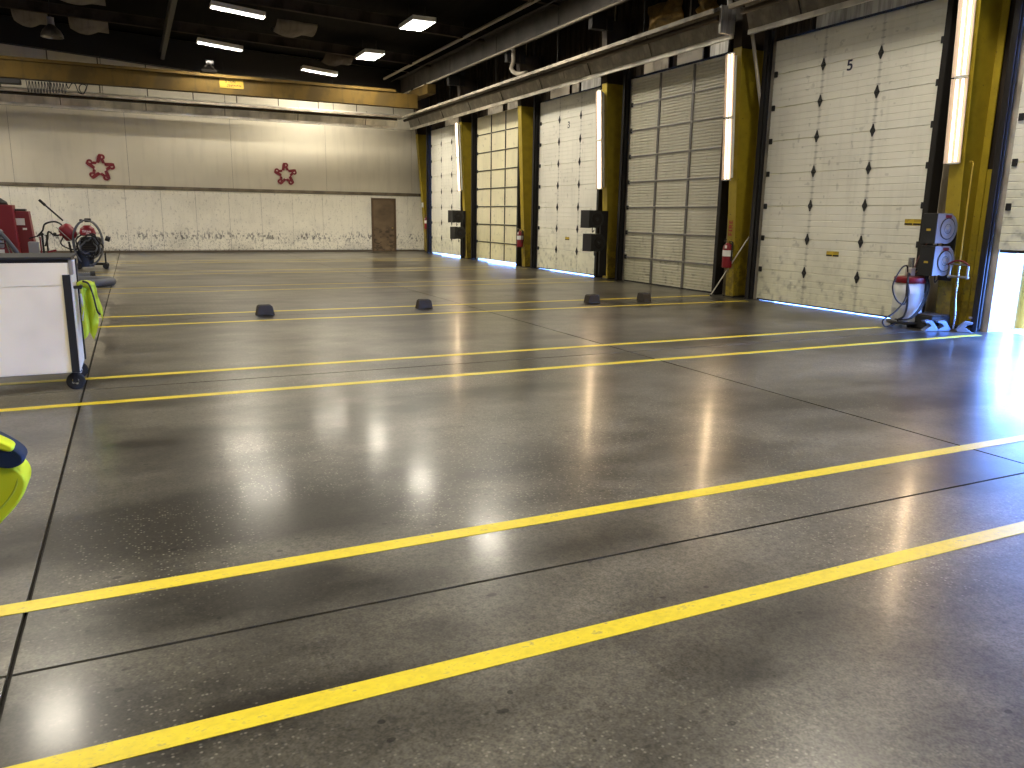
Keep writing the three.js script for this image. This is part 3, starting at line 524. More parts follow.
{ // pipes under the roof and along the right wall
  const p = thing('sprinkler_pipe', 'long grey pipe running under the roof towards the girder end', 'pipe'); part(p, 'pipe', rod([9.75, 6.98, BACK_Z + 0.4], [9.75, 6.98, 4], 0.05, 12), M.palePaint); for (let z = -29; z < 2; z += PERIOD) part(p, 'pipe_hanger', rod([9.75, 7.02, z], [9.75, roofY(9.75) + 0.01, z], 0.01, 6), M.darkSteel);
  const q = thing('conduit', 'thin grey conduit under the roof beside the long pipe', 'pipe'); part(q, 'pipe', rod([10.05, 6.9, BACK_Z + 0.4], [10.05, 6.9, 4], 0.025, 8), M.runway); for (let z = -28; z < 2; z += PERIOD) part(q, 'pipe_hanger', rod([10.05, 6.92, z], [10.05, roofY(10.05) + 0.01, z], 0.008, 6), M.darkSteel);
  const vc = [[-13.2, 'thin vertical conduit high on the siding above the ribbed door, near the column'], [-15.2, 'thin vertical conduit high on the siding above the ribbed door, in the middle'], [-18.3, 'thin vertical conduit high on the siding beside the door numbered 3'], [-23.4, 'thin vertical conduit high on the siding above the pale grid door']];
  for (const [z, l] of vc) { const c = thing('wall_conduit', l, 'conduit', [11.565, 5.2, z], 'wall conduits'); part(c, 'pipe', rod([0, 0, 0], [0, 1.9, 0], 0.018, 8), M.palePaint); part(c, 'junction_box', rbox(0.07, 0.14, 0.1, 0.008), M.galvanized, [-0.02, 0.02, 0]); }
  const s = thing('flexible_duct', 'bent grey flexible pipe behind the heater hood over the third column', 'duct', [10.5, 5.44, -22.1]); part(s, 'pipe', tube([[0, 0.95, 0], [0, 0.6, 0.0], [-0.08, 0.36, 0.05], [0, 0.2, 0.3], [0.1, 0.18, 0.7]], 0.06, 40, 12), M.palePaint); part(s, 'collar', cyl(0.075, 0.06, 16), M.galvanized, [0, 0.93, 0]);
  // torn insulation on the upper wall
  for (const [z, y, w, h, l] of [[-16.1, 5.75, 1.3, 0.75, 'torn yellow-brown insulation bulging from the siding above the ribbed door'], [-14.55, 5.7, 0.6, 0.6, 'brown torn insulation flap beside the column above the heater end']]) {
    const g = new THREE.PlaneGeometry(w, h, 12, 10), pp = g.attributes.position; for (let i = 0; i < pp.count; i++) { const a = pp.getX(i) / w + 0.5, b = pp.getY(i) / h + 0.5; pp.setXYZ(i, -0.02 - 0.22 * Math.sin(PI * a) * Math.sin(PI * b) * (0.5 + vnoise(a * 5 + z, b * 5)), pp.getY(i) + 0.1 * (vnoise(a * 6, b) - 0.5), pp.getX(i) + 0.12 * (vnoise(b * 6 + 3, a * 2) - 0.5)); }
    g.computeVertexNormals(); const o = new THREE.Mesh(merge([g, g.clone().translate(0.03, 0, 0)]), M.insulationTorn); o.name = numbered('torn_insulation'); o.position.set(11.54, y + h / 2, z); scene.add(o); tag(o, l, 'insulation');
  }
  const e = thing('heater_burner_box', 'grey metal burner box at the near end of the longer heater hood', 'box', [10.52, 5.08, -12.68]); part(e, 'case', rbox(0.35, 0.5, 0.06, 0.01), M.galvanized, [0, 0.2, 0]); part(e, 'flue', tube([[0.05, 0.4, 0.0], [0.06, 0.7, -0.08], [0.25, 0.95, -0.42], [0.7, 1.0, -0.5]], 0.05, 24, 12), M.galvanized);
  const cable = thing('hanging_cable', 'tangle of grey cables hanging by the column above the heater end', 'cable', [10.95, 5.6, -12.95]); part(cable, 'cable', tube([[0, 1, 0], [0.05, 0.6, -0.1], [0.1, 0.35, -0.3], [0.05, 0.5, -0.5], [0.1, 0.9, -0.6]], 0.015, 50, 6), M.palePaint); part(cable, 'cable', tube([[0.2, 1.05, -0.2], [0.2, 0.5, -0.3], [0.15, 0.2, -0.2], [0.2, 0.45, 0.0], [0.2, 0.9, 0.05]], 0.018, 50, 6), M.hose);
  const br = thing('conduit_drop', 'grey slanted conduit running down beside the column left of the door numbered 5', 'conduit', [0, 0, 0]); part(br, 'pipe', rod([10.82, 5.0, -12.3], [11.22, 3.55, -12.3], 0.035, 10), M.palePaint); part(br, 'pipe', rod([11.22, 3.55, -12.3], [11.42, 2.9, -12.32], 0.033, 10), M.palePaint);
}

// ------------------------------------------------------------------ red star emblems on the back wall: five letters R round a star
function starEmblem(x, y, size, turn, label) {
  const t = thing('star_emblem', label, 'sign', [x, y, BACK_Z + 0.004], 'red star emblems'); t.rotation.z = turn; t.scale.setScalar(size);
  const holed = (outer, hole) => { const s = new THREE.Shape(outer.map((p) => new THREE.Vector2(...p))); if (hole) s.holes.push(new THREE.Path(hole.map((p) => new THREE.Vector2(...p)))); return new THREE.ExtrudeGeometry(s, { depth: 0.03, bevelEnabled: false }); };
  // one letter R standing on the edge of the inner star, its bowl at the tip of the arm
  const letter = () => {
    const stem = holed([[-0.155, 0.17], [-0.045, 0.17], [0.0, 0.29], [0.0, 0.5], [-0.07, 0.5], [-0.105, 0.42]]);
    const bowl = holed([[0, 0.29], [0.07, 0.295], [0.135, 0.35], [0.145, 0.41], [0.12, 0.465], [0.07, 0.5], [0, 0.5]], [[0.015, 0.355], [0.015, 0.435], [0.05, 0.435], [0.072, 0.40], [0.05, 0.355]]);
    const leg = holed([[0.0, 0.295], [0.105, 0.31], [0.16, 0.175], [0.055, 0.175]]);
    return merge([stem, bowl, leg]);
  };
  const g = letter();
  for (let i = 0; i < 5; i++) part(t, 'letter', g, M.redStar, [0, 0, 0.02], [0, 0, -i * 2 * PI / 5]);
  const star = (ro, ri, f = 0.5) => { const p = []; for (let i = 0; i < 10; i++) { const a = PI / 2 - i * PI / 5, r = i % 2 ? ri : ro; p.push([r * Math.cos(a), r * Math.sin(a)]); } return p; };
  const s = new THREE.Shape(star(0.50, 0.235).map((p) => new THREE.Vector2(...p))); s.holes.push(new THREE.Path(star(0.30, 0.150).map((p) => new THREE.Vector2(...p))));
  part(t, 'backing', new THREE.ExtrudeGeometry(s, { depth: 0.018, bevelEnabled: false }), std([0.80, 0.66, 0.60], 0.6));
}
M.redStar = std([0.19, 0.010, 0.02], 0.5);
starEmblem(-0.89, 3.07, 0.97, -0.10, 'red star of five letters R on the back wall, nearer the red machines');
starEmblem(5.71, 3.07, 0.90, 0.03, 'red star of five letters R on the back wall, nearer the brown door');

// ------------------------------------------------------------------ fire extinguishers
function extinguisher(x, y, z, label, mat = M.red) {
  const t = thing('fire_extinguisher', label, 'extinguisher', [x - 0.03, y, z], 'fire extinguishers on the columns'); t.scale.set(1.15, 1, 1.2);
  part(t, 'cylinder', lathe([[0, 0], [0.075, 0.005], [0.085, 0.03], [0.085, 0.40], [0.07, 0.46], [0.035, 0.49], [0.03, 0.51], [0, 0.51]], 28), mat);
  part(t, 'label_band', lathe([[0.0862, 0.24], [0.0862, 0.36]], 28), M.white); part(t, 'paper_tag', boxAB([-0.09, 0.40, 0.02], [-0.083, 0.46, 0.07]), M.white);
  const v = part(t, 'valve', cyl(0.022, 0.05, 14), M.brass, [0, 0.535, 0]); part(v, 'lever', merge([bar([0, 0.02, 0], [-0.1, 0.055, 0.02], 0.02, 0.008), bar([0, 0.005, 0], [-0.1, 0.012, 0.02], 0.02, 0.008)]), M.chrome);
  part(t, 'discharge_hose', tube([[0.02, 0.53, 0.0], [0.02, 0.52, 0.09], [0, 0.40, 0.108], [0, 0.15, 0.10]], 0.012, 30, 8), M.rubber);
  part(t, 'wall_bracket', boxAB([0.07, 0.2, -0.02], [0.099, 0.5, 0.02]), M.darkSteel);
}
extinguisher(10.98, 0.60, -12.70, 'red fire extinguisher with a white band on the column left of the door numbered 5');
extinguisher(10.98, 0.62, -22.36, 'red fire extinguisher with a white band on the column right of the pale grid door');
extinguisher(11.33, 0.98, -32.12, 'small red fire extinguisher on the sunlit corner column by the back wall');
{ const t = thing('notice_sign', 'small white notice on the corner column above the extinguisher', 'sign', [11.19, 1.98, -32.33]); part(t, 'plate', box(0.012, 0.2, 0.22), M.white); }
{ // vertical red lettering on the column flange
  const g = new TextGeometry('FIRE', { font, size: 0.11, depth: 0.002, curveSegments: 4 }); g.rotateZ(PI / 2); g.rotateY(-PI / 2);
  const o = new THREE.Mesh(g, std([0.30, 0.03, 0.02], 0.6)); o.name = numbered('column_lettering'); o.position.set(11.13 - 0.018 - 0.05 * 1.45 - 0.008, 1.24, -12.70); scene.add(o); tag(o, 'vertical red lettering on the yellow column above the fire extinguisher', 'lettering');
}

// ------------------------------------------------------------------ hose reels on the columns
function hoseReel(pos, turn, label, side, drumM, sticker) {   // axle along local x; hose leaves at the front (local -z side)
  const t = thing('hose_reel', label, 'hose reel', pos, 'hose reels on the columns', turn);
  const plate = []; for (let i = 0; i <= 20; i++) { const a = -PI * 0.62 + (i / 20) * PI * 1.24; plate.push([0.245 * Math.cos(a), 0.245 * Math.sin(a)]); } plate.push([-0.26, 0.24], [-0.26, -0.24]);
  for (const s of [-1, 1]) part(t, 'side_plate', extrude(plate, 0.008, {}).rotateY(-PI / 2).translate(0.004, 0, 0), side, [s * 0.17, 0, 0]);
  part(t, 'hose_coil', lathe([[0.12, -0.15], [0.205, -0.15], [0.215, -0.13], [0.205, -0.11], [0.215, -0.09], [0.205, -0.07], [0.215, -0.05], [0.205, -0.03], [0.215, -0.01], [0.205, 0.01], [0.215, 0.03], [0.205, 0.05], [0.215, 0.07], [0.205, 0.09], [0.215, 0.11], [0.205, 0.13], [0.21, 0.15], [0.12, 0.15]], 36).rotateZ(PI / 2), drumM);
  for (const s of [-1, 1]) { const f = part(t, 'spool_flange', lathe([[0.05, 0], [0.17, 0], [0.175, 0.012], [0.15, 0.016], [0.14, 0.006], [0.10, 0.006], [0.095, 0.016], [0.05, 0.016]], 36).rotateZ(-s * PI / 2), side === M.black ? M.darkSteel : M.grayPaint, [s * 0.176, 0, 0]); for (const [ra, rb] of [[0.168, 0.012], [0.075, 0.010]]) part(f, 'groove_ring', new THREE.TorusGeometry(ra, rb * 0.6, 8, 36).rotateY(PI / 2), M.darkSteel, [s * 0.012, 0, 0]); part(f, 'hub', lathe([[0, 0.03], [0.035, 0.03], [0.05, 0.0], [0.06, 0.004], [0.06, 0]], 20).rotateZ(-s * PI / 2), side, [s * 0.004, 0, 0]); }
  part(t, 'top_cover', boxAB([-0.175, 0.235, -0.24], [0.175, 0.243, 0.10]), side);
  part(t, 'back_plate', boxAB([-0.175, -0.24, -0.262], [0.175, 0.24, -0.252]), M.black);
  if (sticker) { part(t, 'label_plate', box(0.003, 0.045, 0.14), M.redDull, [-0.178, 0.195, 0.0]); part(t, 'caution_label', box(0.10, 0.035, 0.003), M.gasYellow, [0.0, -0.02, -0.264]); }
  part(t, 'hose_end', tube([[0.02, -0.21, 0.02], [0.05, -0.32, 0.05], [0.0, -0.36, 0.02], [-0.06, -0.30, 0.02]], 0.011, 30, 8), M.rubber);
  return t;
}
// the pairs: reel plane faces along the wall, so that its round side looks to the room's near end
for (const [k, side, ls] of [
  [5, M.grayPaint, ['grey hose reel with round side plate, upper of the nearest pair beside the white drum', 'grey hose reel with round side plate, lower of the nearest pair above the white drum']],
  [3, M.black, ['black hose reel on the column right of the door numbered 3, upper of the pair', 'black hose reel on the column right of the door numbered 3, lower of the pair']],
  [1, M.black, ['black hose reel in front of the farthest overhead door, upper of the pair', 'black hose reel in front of the farthest overhead door, lower of the pair']]]) {
  const z = columnZ(k), near = k === 5, x = near ? 10.80 : k === 3 ? 10.5 : 10.6, zz = near ? z + 0.0 : k === 3 ? z + 0.27 : z + 0.3;
  const arm = thing('reel_bracket', near ? 'dark steel bracket behind the grey hose reels on the nearest column' : k === 3 ? 'dark steel bracket holding the black reels right of the door numbered 3' : 'dark steel bracket holding the farthest black hose reels', 'bracket', [0, 0, 0], null);
  if (near) part(arm, 'plate', boxAB([11.035, 0.72, z - 0.11], [11.047, 1.76, z + 0.11]), M.darkSteel); else part(arm, 'plate', boxAB([x + 0.31, 0.1, z + 0.12], [11.02, 1.74, z + 0.18]), M.darkSteel);
  ls.forEach((l, i) => { const o = hoseReel([x + (near ? 0.03 * i : 0.08 * i), i ? (near ? 1.02 : 0.95) : (near ? 1.49 : 1.53), zz], PI / 2 + (near ? 0 : 0.12), l, side, M.rubber, near); o.scale.set(near ? 0.68 : 1, 0.9, 0.92); });
}

// ------------------------------------------------------------------ white drum with pump
{
  const t = thing('oil_drum', 'white steel drum with a red lid rim, grease pump and looped black hoses', 'drum', [10.70, 0, -8.23]); t.scale.set(0.9, 0.97, 0.9);
  const d = part(t, 'dolly', lathe([[0, 0.05], [0.29, 0.05], [0.30, 0.07], [0.29, 0.09], [0, 0.09]], 32), M.black);
  for (let i = 0; i < 4; i++) part(d, 'caster', cyl(0.03, 0.03, 14).rotateZ(PI / 2), M.rubber, [0.2 * Math.cos(i * PI / 2 + 0.6), 0.03, 0.2 * Math.sin(i * PI / 2 + 0.6)]);
  part(t, 'drum_body', lathe([[0, 0.091], [0.225, 0.091], [0.235, 0.10], [0.235, 0.29], [0.243, 0.30], [0.235, 0.31], [0.235, 0.52], [0.243, 0.53], [0.235, 0.54], [0.235, 0.70], [0, 0.70]], 40), M.drumWhite ??= std([0.62, 0.64, 0.66], 0.4, 0, { map: rep(grime, 0.5) }));
  part(t, 'lid', lathe([[0, 0.701], [0.20, 0.701], [0.25, 0.695], [0.252, 0.775], [0.235, 0.785], [0, 0.775]], 40), M.red);
  const p = part(t, 'pump', rbox(0.13, 0.14, 0.12, 0.02), std([0.5, 0.46, 0.42], 0.4, 0.3), [-0.02, 0.86, 0]);
  part(p, 'motor', cyl(0.05, 0.16, 18), M.chrome, [0.0, 0.14, 0]); part(p, 'fitting', cyl(0.018, 0.12, 10).rotateZ(PI / 2), M.brass, [0.08, 0.0, 0.02]);
  part(t, 'hose', tube([[0.06, 0.86, 0.02], [0.10, 0.95, 0.10], [0.12, 0.7, 0.27], [0.02, 0.4, 0.30], [-0.18, 0.18, 0.28], [-0.30, 0.12, 0.12]], 0.013, 60, 8), M.rubber);
  part(t, 'hose', tube([[0.05, 0.84, 0.06], [0.06, 0.9, 0.16], [0.06, 0.65, 0.29], [-0.06, 0.35, 0.30], [-0.24, 0.15, 0.24], [-0.33, 0.13, 0.05]], 0.011, 60, 8), M.rubber);
  part(t, 'hose', tube([[-0.08, 0.86, 0.0], [-0.2, 0.96, 0.06], [-0.46, 0.92, 0.16], [-0.66, 0.68, 0.2], [-0.50, 0.46, 0.16], [-0.34, 0.38, 0.2], [-0.25, 0.55, 0.2], [-0.27, 0.7, 0.16], [-0.33, 0.45, 0.2], [-0.5, 0.25, 0.16], [-0.72, 0.14, 0.14], [-0.60, 0.03, 0.1], [-0.38, 0.06, 0.1], [-0.3, 0.12, 0.1]], 0.012, 160, 8), M.rubber);
  part(t, 'hose', tube([[-0.1, 0.82, 0.06], [-0.24, 0.84, 0.14], [-0.30, 0.65, 0.2], [-0.28, 0.4, 0.22], [-0.30, 0.2, 0.2], [-0.34, 0.12, 0.1]], 0.016, 60, 8), M.rubber);
  part(t, 'air_line', tube([[0.03, 0.9, 0.03], [0.02, 1.05, 0.08], [0.06, 1.3, 0.18], [0.10, 1.58, 0.28]], 0.010, 40, 8), std([0.16, 0.05, 0.05], 0.6));
}
{ // gas pipe with valves
  const t = thing('gas_pipe', 'yellow vertical pipe with a red-handled valve loop on the nearest column', 'pipe', [10.93, 0, -7.62]);
  part(t, 'upper_pipe', tube([[0, 0.98, 0], [0, 1.6, 0], [0, 2.30, 0], [0.03, 2.42, -0.02], [0.10, 2.45, -0.12]], 0.013, 40, 12), M.gasYellow);
  part(t, 'lower_pipe', tube([[0, 0.96, 0], [0.0, 0.7, 0], [0.01, 0.5, 0.0], [0.02, 0.25, 0.02], [0.02, 0.02, 0.02]], 0.016, 30, 10), M.chrome);
  part(t, 'manifold', rod([0, 0.80, -0.15], [0, 0.80, 0.15], 0.016), M.galvanized); part(t, 'cross_bar', rod([0, 0.98, -0.13], [0, 0.98, 0.13], 0.012), M.galvanized);
  for (const s of [-1, 1]) part(t, 'valve', merge([rod([0, 0.78, s * 0.14], [0, 0.96, s * 0.14], 0.018), new THREE.SphereGeometry(0.03, 12, 10).translate(0, 0.80, s * 0.14)]), M.galvanized);
  part(t, 'valve_handle', tube([[-0.02, 0.97, -0.17], [-0.02, 1.02, -0.08], [-0.02, 1.035, 0.0], [-0.02, 1.02, 0.08], [-0.02, 0.97, 0.17]], 0.012, 30, 8), M.redDull);
  part(t, 'brass_union', cyl(0.026, 0.05, 12), M.brass, [0, 0.66, 0]);
  const o = thing('outlet_box', 'small grey electrical box with a drooping cord low on the column liner', 'box', [11.38, 0.62, -8.18]); part(o, 'case', rbox(0.06, 0.12, 0.09, 0.008), M.darkSteel); part(o, 'cord', tube([[-0.02, -0.05, 0.02], [-0.04, -0.2, 0.04], [-0.03, -0.4, 0.0], [-0.05, -0.56, -0.08]], 0.01, 24, 6), M.rubber);
}
{ // things on the floor at the nearest column
  const sh = [[-0.14, 0], [0.10, 0], [0.135, 0.04], [0.02, 0.19], [-0.02, 0.215], [-0.14, 0.20], [-0.12, 0.17], [-0.05, 0.16], [0.0, 0.10]];
  const mk = (x, z, turn, label) => { const t = thing('wheel_chock', label, 'wheel chock', [x, 0, z], null, turn); t.scale.setScalar(0.72); part(t, 'shell', extrude(sh, 0.16, { bevelEnabled: true, bevelSize: 0.006, bevelThickness: 0.006, bevelSegments: 2 }).translate(0, 0.006, -0.08), M.steelBlue); part(t, 'foot', rbox(0.26, 0.012, 0.19, 0.004), M.rubber, [0, 0.006, 0]); };
  mk(10.58, -7.72, -0.45, 'bluish steel wheel chock on the floor beside the white drum, leftmost of the three');
  mk(10.78, -7.66, -0.45, 'bluish steel wheel chock on the floor, middle of the three below the hose reels');
  mk(10.96, -7.44, 2.3, 'grey steel wheel chock on the floor below the gas pipe valves');
  const b = thing('rubber_mat', 'black rubber block on the floor behind the steel wheel chocks', 'block', [10.86, 0, -7.92]); part(b, 'block', rbox(0.42, 0.2, 0.36, 0.02), M.rubber, [0, 0.1, 0]); part(b, 'lid', rbox(0.40, 0.02, 0.34, 0.008), M.rubberGray, [0, 0.211, 0]);
  const j = thing('jack_stand', 'small grey jack stand with a T-shaped head by the open door track', 'jack', [11.16, 0, -7.46]); part(j, 'base', rbox(0.1, 0.014, 0.1, 0.004), M.grayPaint, [0, 0.007, 0]); part(j, 'screw', lathe([[0, 0.19], [0.016, 0.19], [0.016, 0.015], [0.03, 0.014], [0, 0.013]], 16), M.grayPaint); part(j, 'saddle', rbox(0.12, 0.03, 0.05, 0.006), M.grayPaint, [0, 0.205, 0]);
  const p = thing('push_pole', 'thin pale pole leaning against the track beside the fire extinguisher', 'pole'); part(p, 'pole', rod([10.86, 0.02, -13.02], [11.18, 1.24, -12.36], 0.013, 10), std([0.6, 0.56, 0.48], 0.5)); part(p, 'tip', rod([10.855, 0.0, -13.03], [10.862, 0.03, -13.015], 0.016, 10), M.rubber);
}
// rubber wheel chocks along the far line
{
  const sh = [[-0.128, 0], [0.128, 0], [0.10, 0.125], [0.08, 0.14], [-0.08, 0.14], [-0.10, 0.125]];
  const make = (label) => { const t = thing('rubber_chock', label, 'wheel chock', [0, 0, 0], 'black rubber chocks on the far yellow line'); part(t, 'body', extrude(sh, 0.15, { bevelEnabled: true, bevelSize: 0.008, bevelThickness: 0.012, bevelSegments: 2 }).translate(0, 0.008, -0.075), M.rubberGray); part(t, 'grip_ridge', merge([-0.05, 0, 0.05].map((z) => new THREE.BoxGeometry(0.17, 0.012, 0.018).translate(0, 0.152, z))), M.rubber); return t; };
  const a = make('black rubber chock on the far yellow line, leftmost of the row of four'); a.position.set(1.77, 0, -12.65); a.rotation.y = 0.03;
  for (const [x, z, r, l] of [[4.41, -12.70, -0.05, 'black rubber chock on the far yellow line, second from the left'], [7.70, -12.60, 0.02, 'black rubber chock on the far yellow line, third from the left'], [8.86, -12.58, 1.5, 'black rubber chock turned end-on, rightmost of the row of four']]) { const c = a.clone(); c.name = numbered('rubber_chock'); c.position.set(x, 0, z); c.rotation.y = r; c.userData = { ...a.userData, label: l }; scene.add(c); }
}

// ------------------------------------------------------------------ white work cart on casters at the left
{
  const t = thing('work_cart', 'large white steel work cart with black trim on black casters at the left', 'cart', [-0.5, 0, -7.72]);
  const L = 1.9, D = 0.72, y0 = 0.165, y1 = 1.122;
  part(t, 'cabinet', boxAB([-L, y0, -D], [-0.02, y1, -0.012]), M.cartWhite);
  part(t, 'back_panel', boxAB([-L + 0.01, y0 + 0.01, -0.012], [-0.075, 0.925, 0.0]), M.cartWhite);
  part(t, 'upper_panel', boxAB([-L + 0.01, 0.932, -0.012], [-0.03, y1, 0.0]), M.cartWhite);
  part(t, 'work_top', rbox(L + 0.02, 0.022, D + 0.03, 0.005), M.grayPaint2 ??= std([0.015, 0.015, 0.015], 0.8), [-L / 2 - 0.005, y1 + 0.039, -D / 2]);
  part(t, 'top_edge', boxAB([-L, y1, -D + 0.01], [-0.02, y1 + 0.028, -0.005]), M.black);
  part(t, 'corner_trim', boxAB([-0.075, y0 + 0.005, -0.012], [-0.015, 1.02, 0.012]), M.black);
  part(t, 'corner_bracket', boxAB([-0.02, 1.02, -0.16], [0.006, 1.145, 0.006]), M.galvanized);
  part(t, 'side_panel', boxAB([-0.02, y0 + 0.01, -D + 0.08], [-0.008, y1, -0.02]), M.cartWhite);
  part(t, 'rear_trim', boxAB([-0.02, y0 + 0.005, -D], [0.004, y1, -D + 0.07]), M.black);
  const h = part(t, 'handle', rod([0.045, 0.90, -0.60], [0.045, 0.90, -0.10], 0.016, 12), M.black); for (const z of [-0.56, -0.14]) part(h, 'handle_mount', rod([-0.02, 0.90, z], [0.045, 0.90, z], 0.014, 10), M.black);
  for (const [x, z] of [[-0.06, -0.09], [-0.06, -D + 0.09], [-L + 0.1, -0.09], [-L + 0.1, -D + 0.09]]) {
    const c = part(t, 'caster', merge([lathe([[0.03, -0.022], [0.064, -0.022], [0.075, -0.014], [0.075, 0.014], [0.064, 0.022], [0.03, 0.022]], 30).rotateX(PI / 2), cyl(0.012, 0.07, 10).rotateX(PI / 2)]), M.rubber, [x, 0.075, z]);
    const spokes = [lathe([[0, 0.016], [0.018, 0.016], [0.02, -0.016], [0, -0.016]], 16).rotateX(PI / 2)]; for (let i = 0; i < 4; i++) spokes.push(new THREE.BoxGeometry(0.03, 0.016, 0.02).rotateZ(i * PI / 2 + 0.5).translate(0.026 * Math.cos(i * PI / 2 + 0.5), 0.026 * Math.sin(i * PI / 2 + 0.5), 0));
    part(c, 'hub', merge(spokes), M.white, [0, 0, 0.008]); part(c, 'fork', merge([boxAB([-0.02, -0.01, 0.026], [0.02, 0.085, 0.03]), boxAB([-0.02, -0.01, -0.03], [0.02, 0.085, -0.026]), boxAB([-0.035, 0.082, -0.035], [0.035, 0.092, 0.035])]), M.darkSteel);
  }
  const tr = thing('tool_tray', 'dark shallow tray lying on top of the white cart', 'tray', [-1.75, 1.173, -8.1]); part(tr, 'tray', rbox(0.5, 0.03, 0.3, 0.01), M.black, [0, 0.016, 0]); part(tr, 'rim', merge([boxAB([-0.25, 0.03, -0.15], [0.25, 0.045, -0.14]), boxAB([-0.25, 0.03, 0.14], [0.25, 0.045, 0.15])]), M.black);
}
// cloth hung over a bar: closed folded sheet (rows run down the cloth)
function drape(w, h, folds, depth, seed, taper, nx = 40, ny = 24) {
  const g = new THREE.PlaneGeometry(1, 1, nx, ny), p = g.attributes.position;
  for (let i = 0; i < p.count; i++) {
    const u = p.getX(i) + 0.5, v = 0.5 - p.getY(i), a = u * PI * folds + seed, k = 0.35 + 0.65 * Math.min(1, v * 2.2), spread = lerp(0.62, 1, Math.min(1, v * 1.8)) * (1 - taper * v);
    p.setXYZ(i, (u - 0.5) * w * spread + 0.04 * (vnoise(u * 4 + seed, v * 3) - 0.5), -v * h * (1 - 0.28 * Math.abs(Math.sin(u * 5 + seed)) * (0.3 + u)), depth * k * Math.sin(a) + 0.05 * (vnoise(u * 3, v * 4 + seed) - 0.5));
  }
  g.computeVertexNormals(); const b = g.clone(), q = b.attributes.position, nn = b.attributes.normal; for (let i = 0; i < q.count; i++) q.setXYZ(i, q.getX(i) - nn.getX(i) * 0.006, q.getY(i) - nn.getY(i) * 0.006, q.getZ(i) - nn.getZ(i) * 0.006); return merge([g, b]);
}
{
  const cloth = new THREE.MeshStandardMaterial({ color: M.hiVis.color, roughness: 0.8, side: THREE.DoubleSide }), t = thing('safety_vest', 'yellow-green high-visibility vest hung over the side handle of the white cart', 'vest', [-0.425, 0.92, -8.06]); t.scale.set(0.66, 0.86, 0.9);
  part(t, 'front_cloth', drape(0.30, 0.60, 3.2, 0.045, 0.4, 0.25), cloth, [0.03, 0, 0.05], [0, 0.5, 0]); part(t, 'rear_cloth', drape(0.26, 0.45, 2.4, 0.05, 2.1, 0.1), cloth, [0.05, 0, -0.06], [0, 0.9, 0.12]);
  part(t, 'shoulder', new THREE.SphereGeometry(0.09, 20, 14).scale(1.2, 0.5, 1.3), cloth, [0.0, -0.015, 0]);
  part(t, 'dark_trim', tube([[-0.02, 0.03, 0.12], [0.05, 0.0, 0.13], [0.09, -0.12, 0.12], [0.12, -0.28, 0.10], [0.15, -0.33, 0.06]], 0.012, 40, 6), M.rubber);
  part(t, 'reflective_tape', tube([[-0.06, -0.10, 0.12], [-0.04, -0.25, 0.13], [-0.06, -0.38, 0.11]], 0.013, 24, 6), M.tape);
}

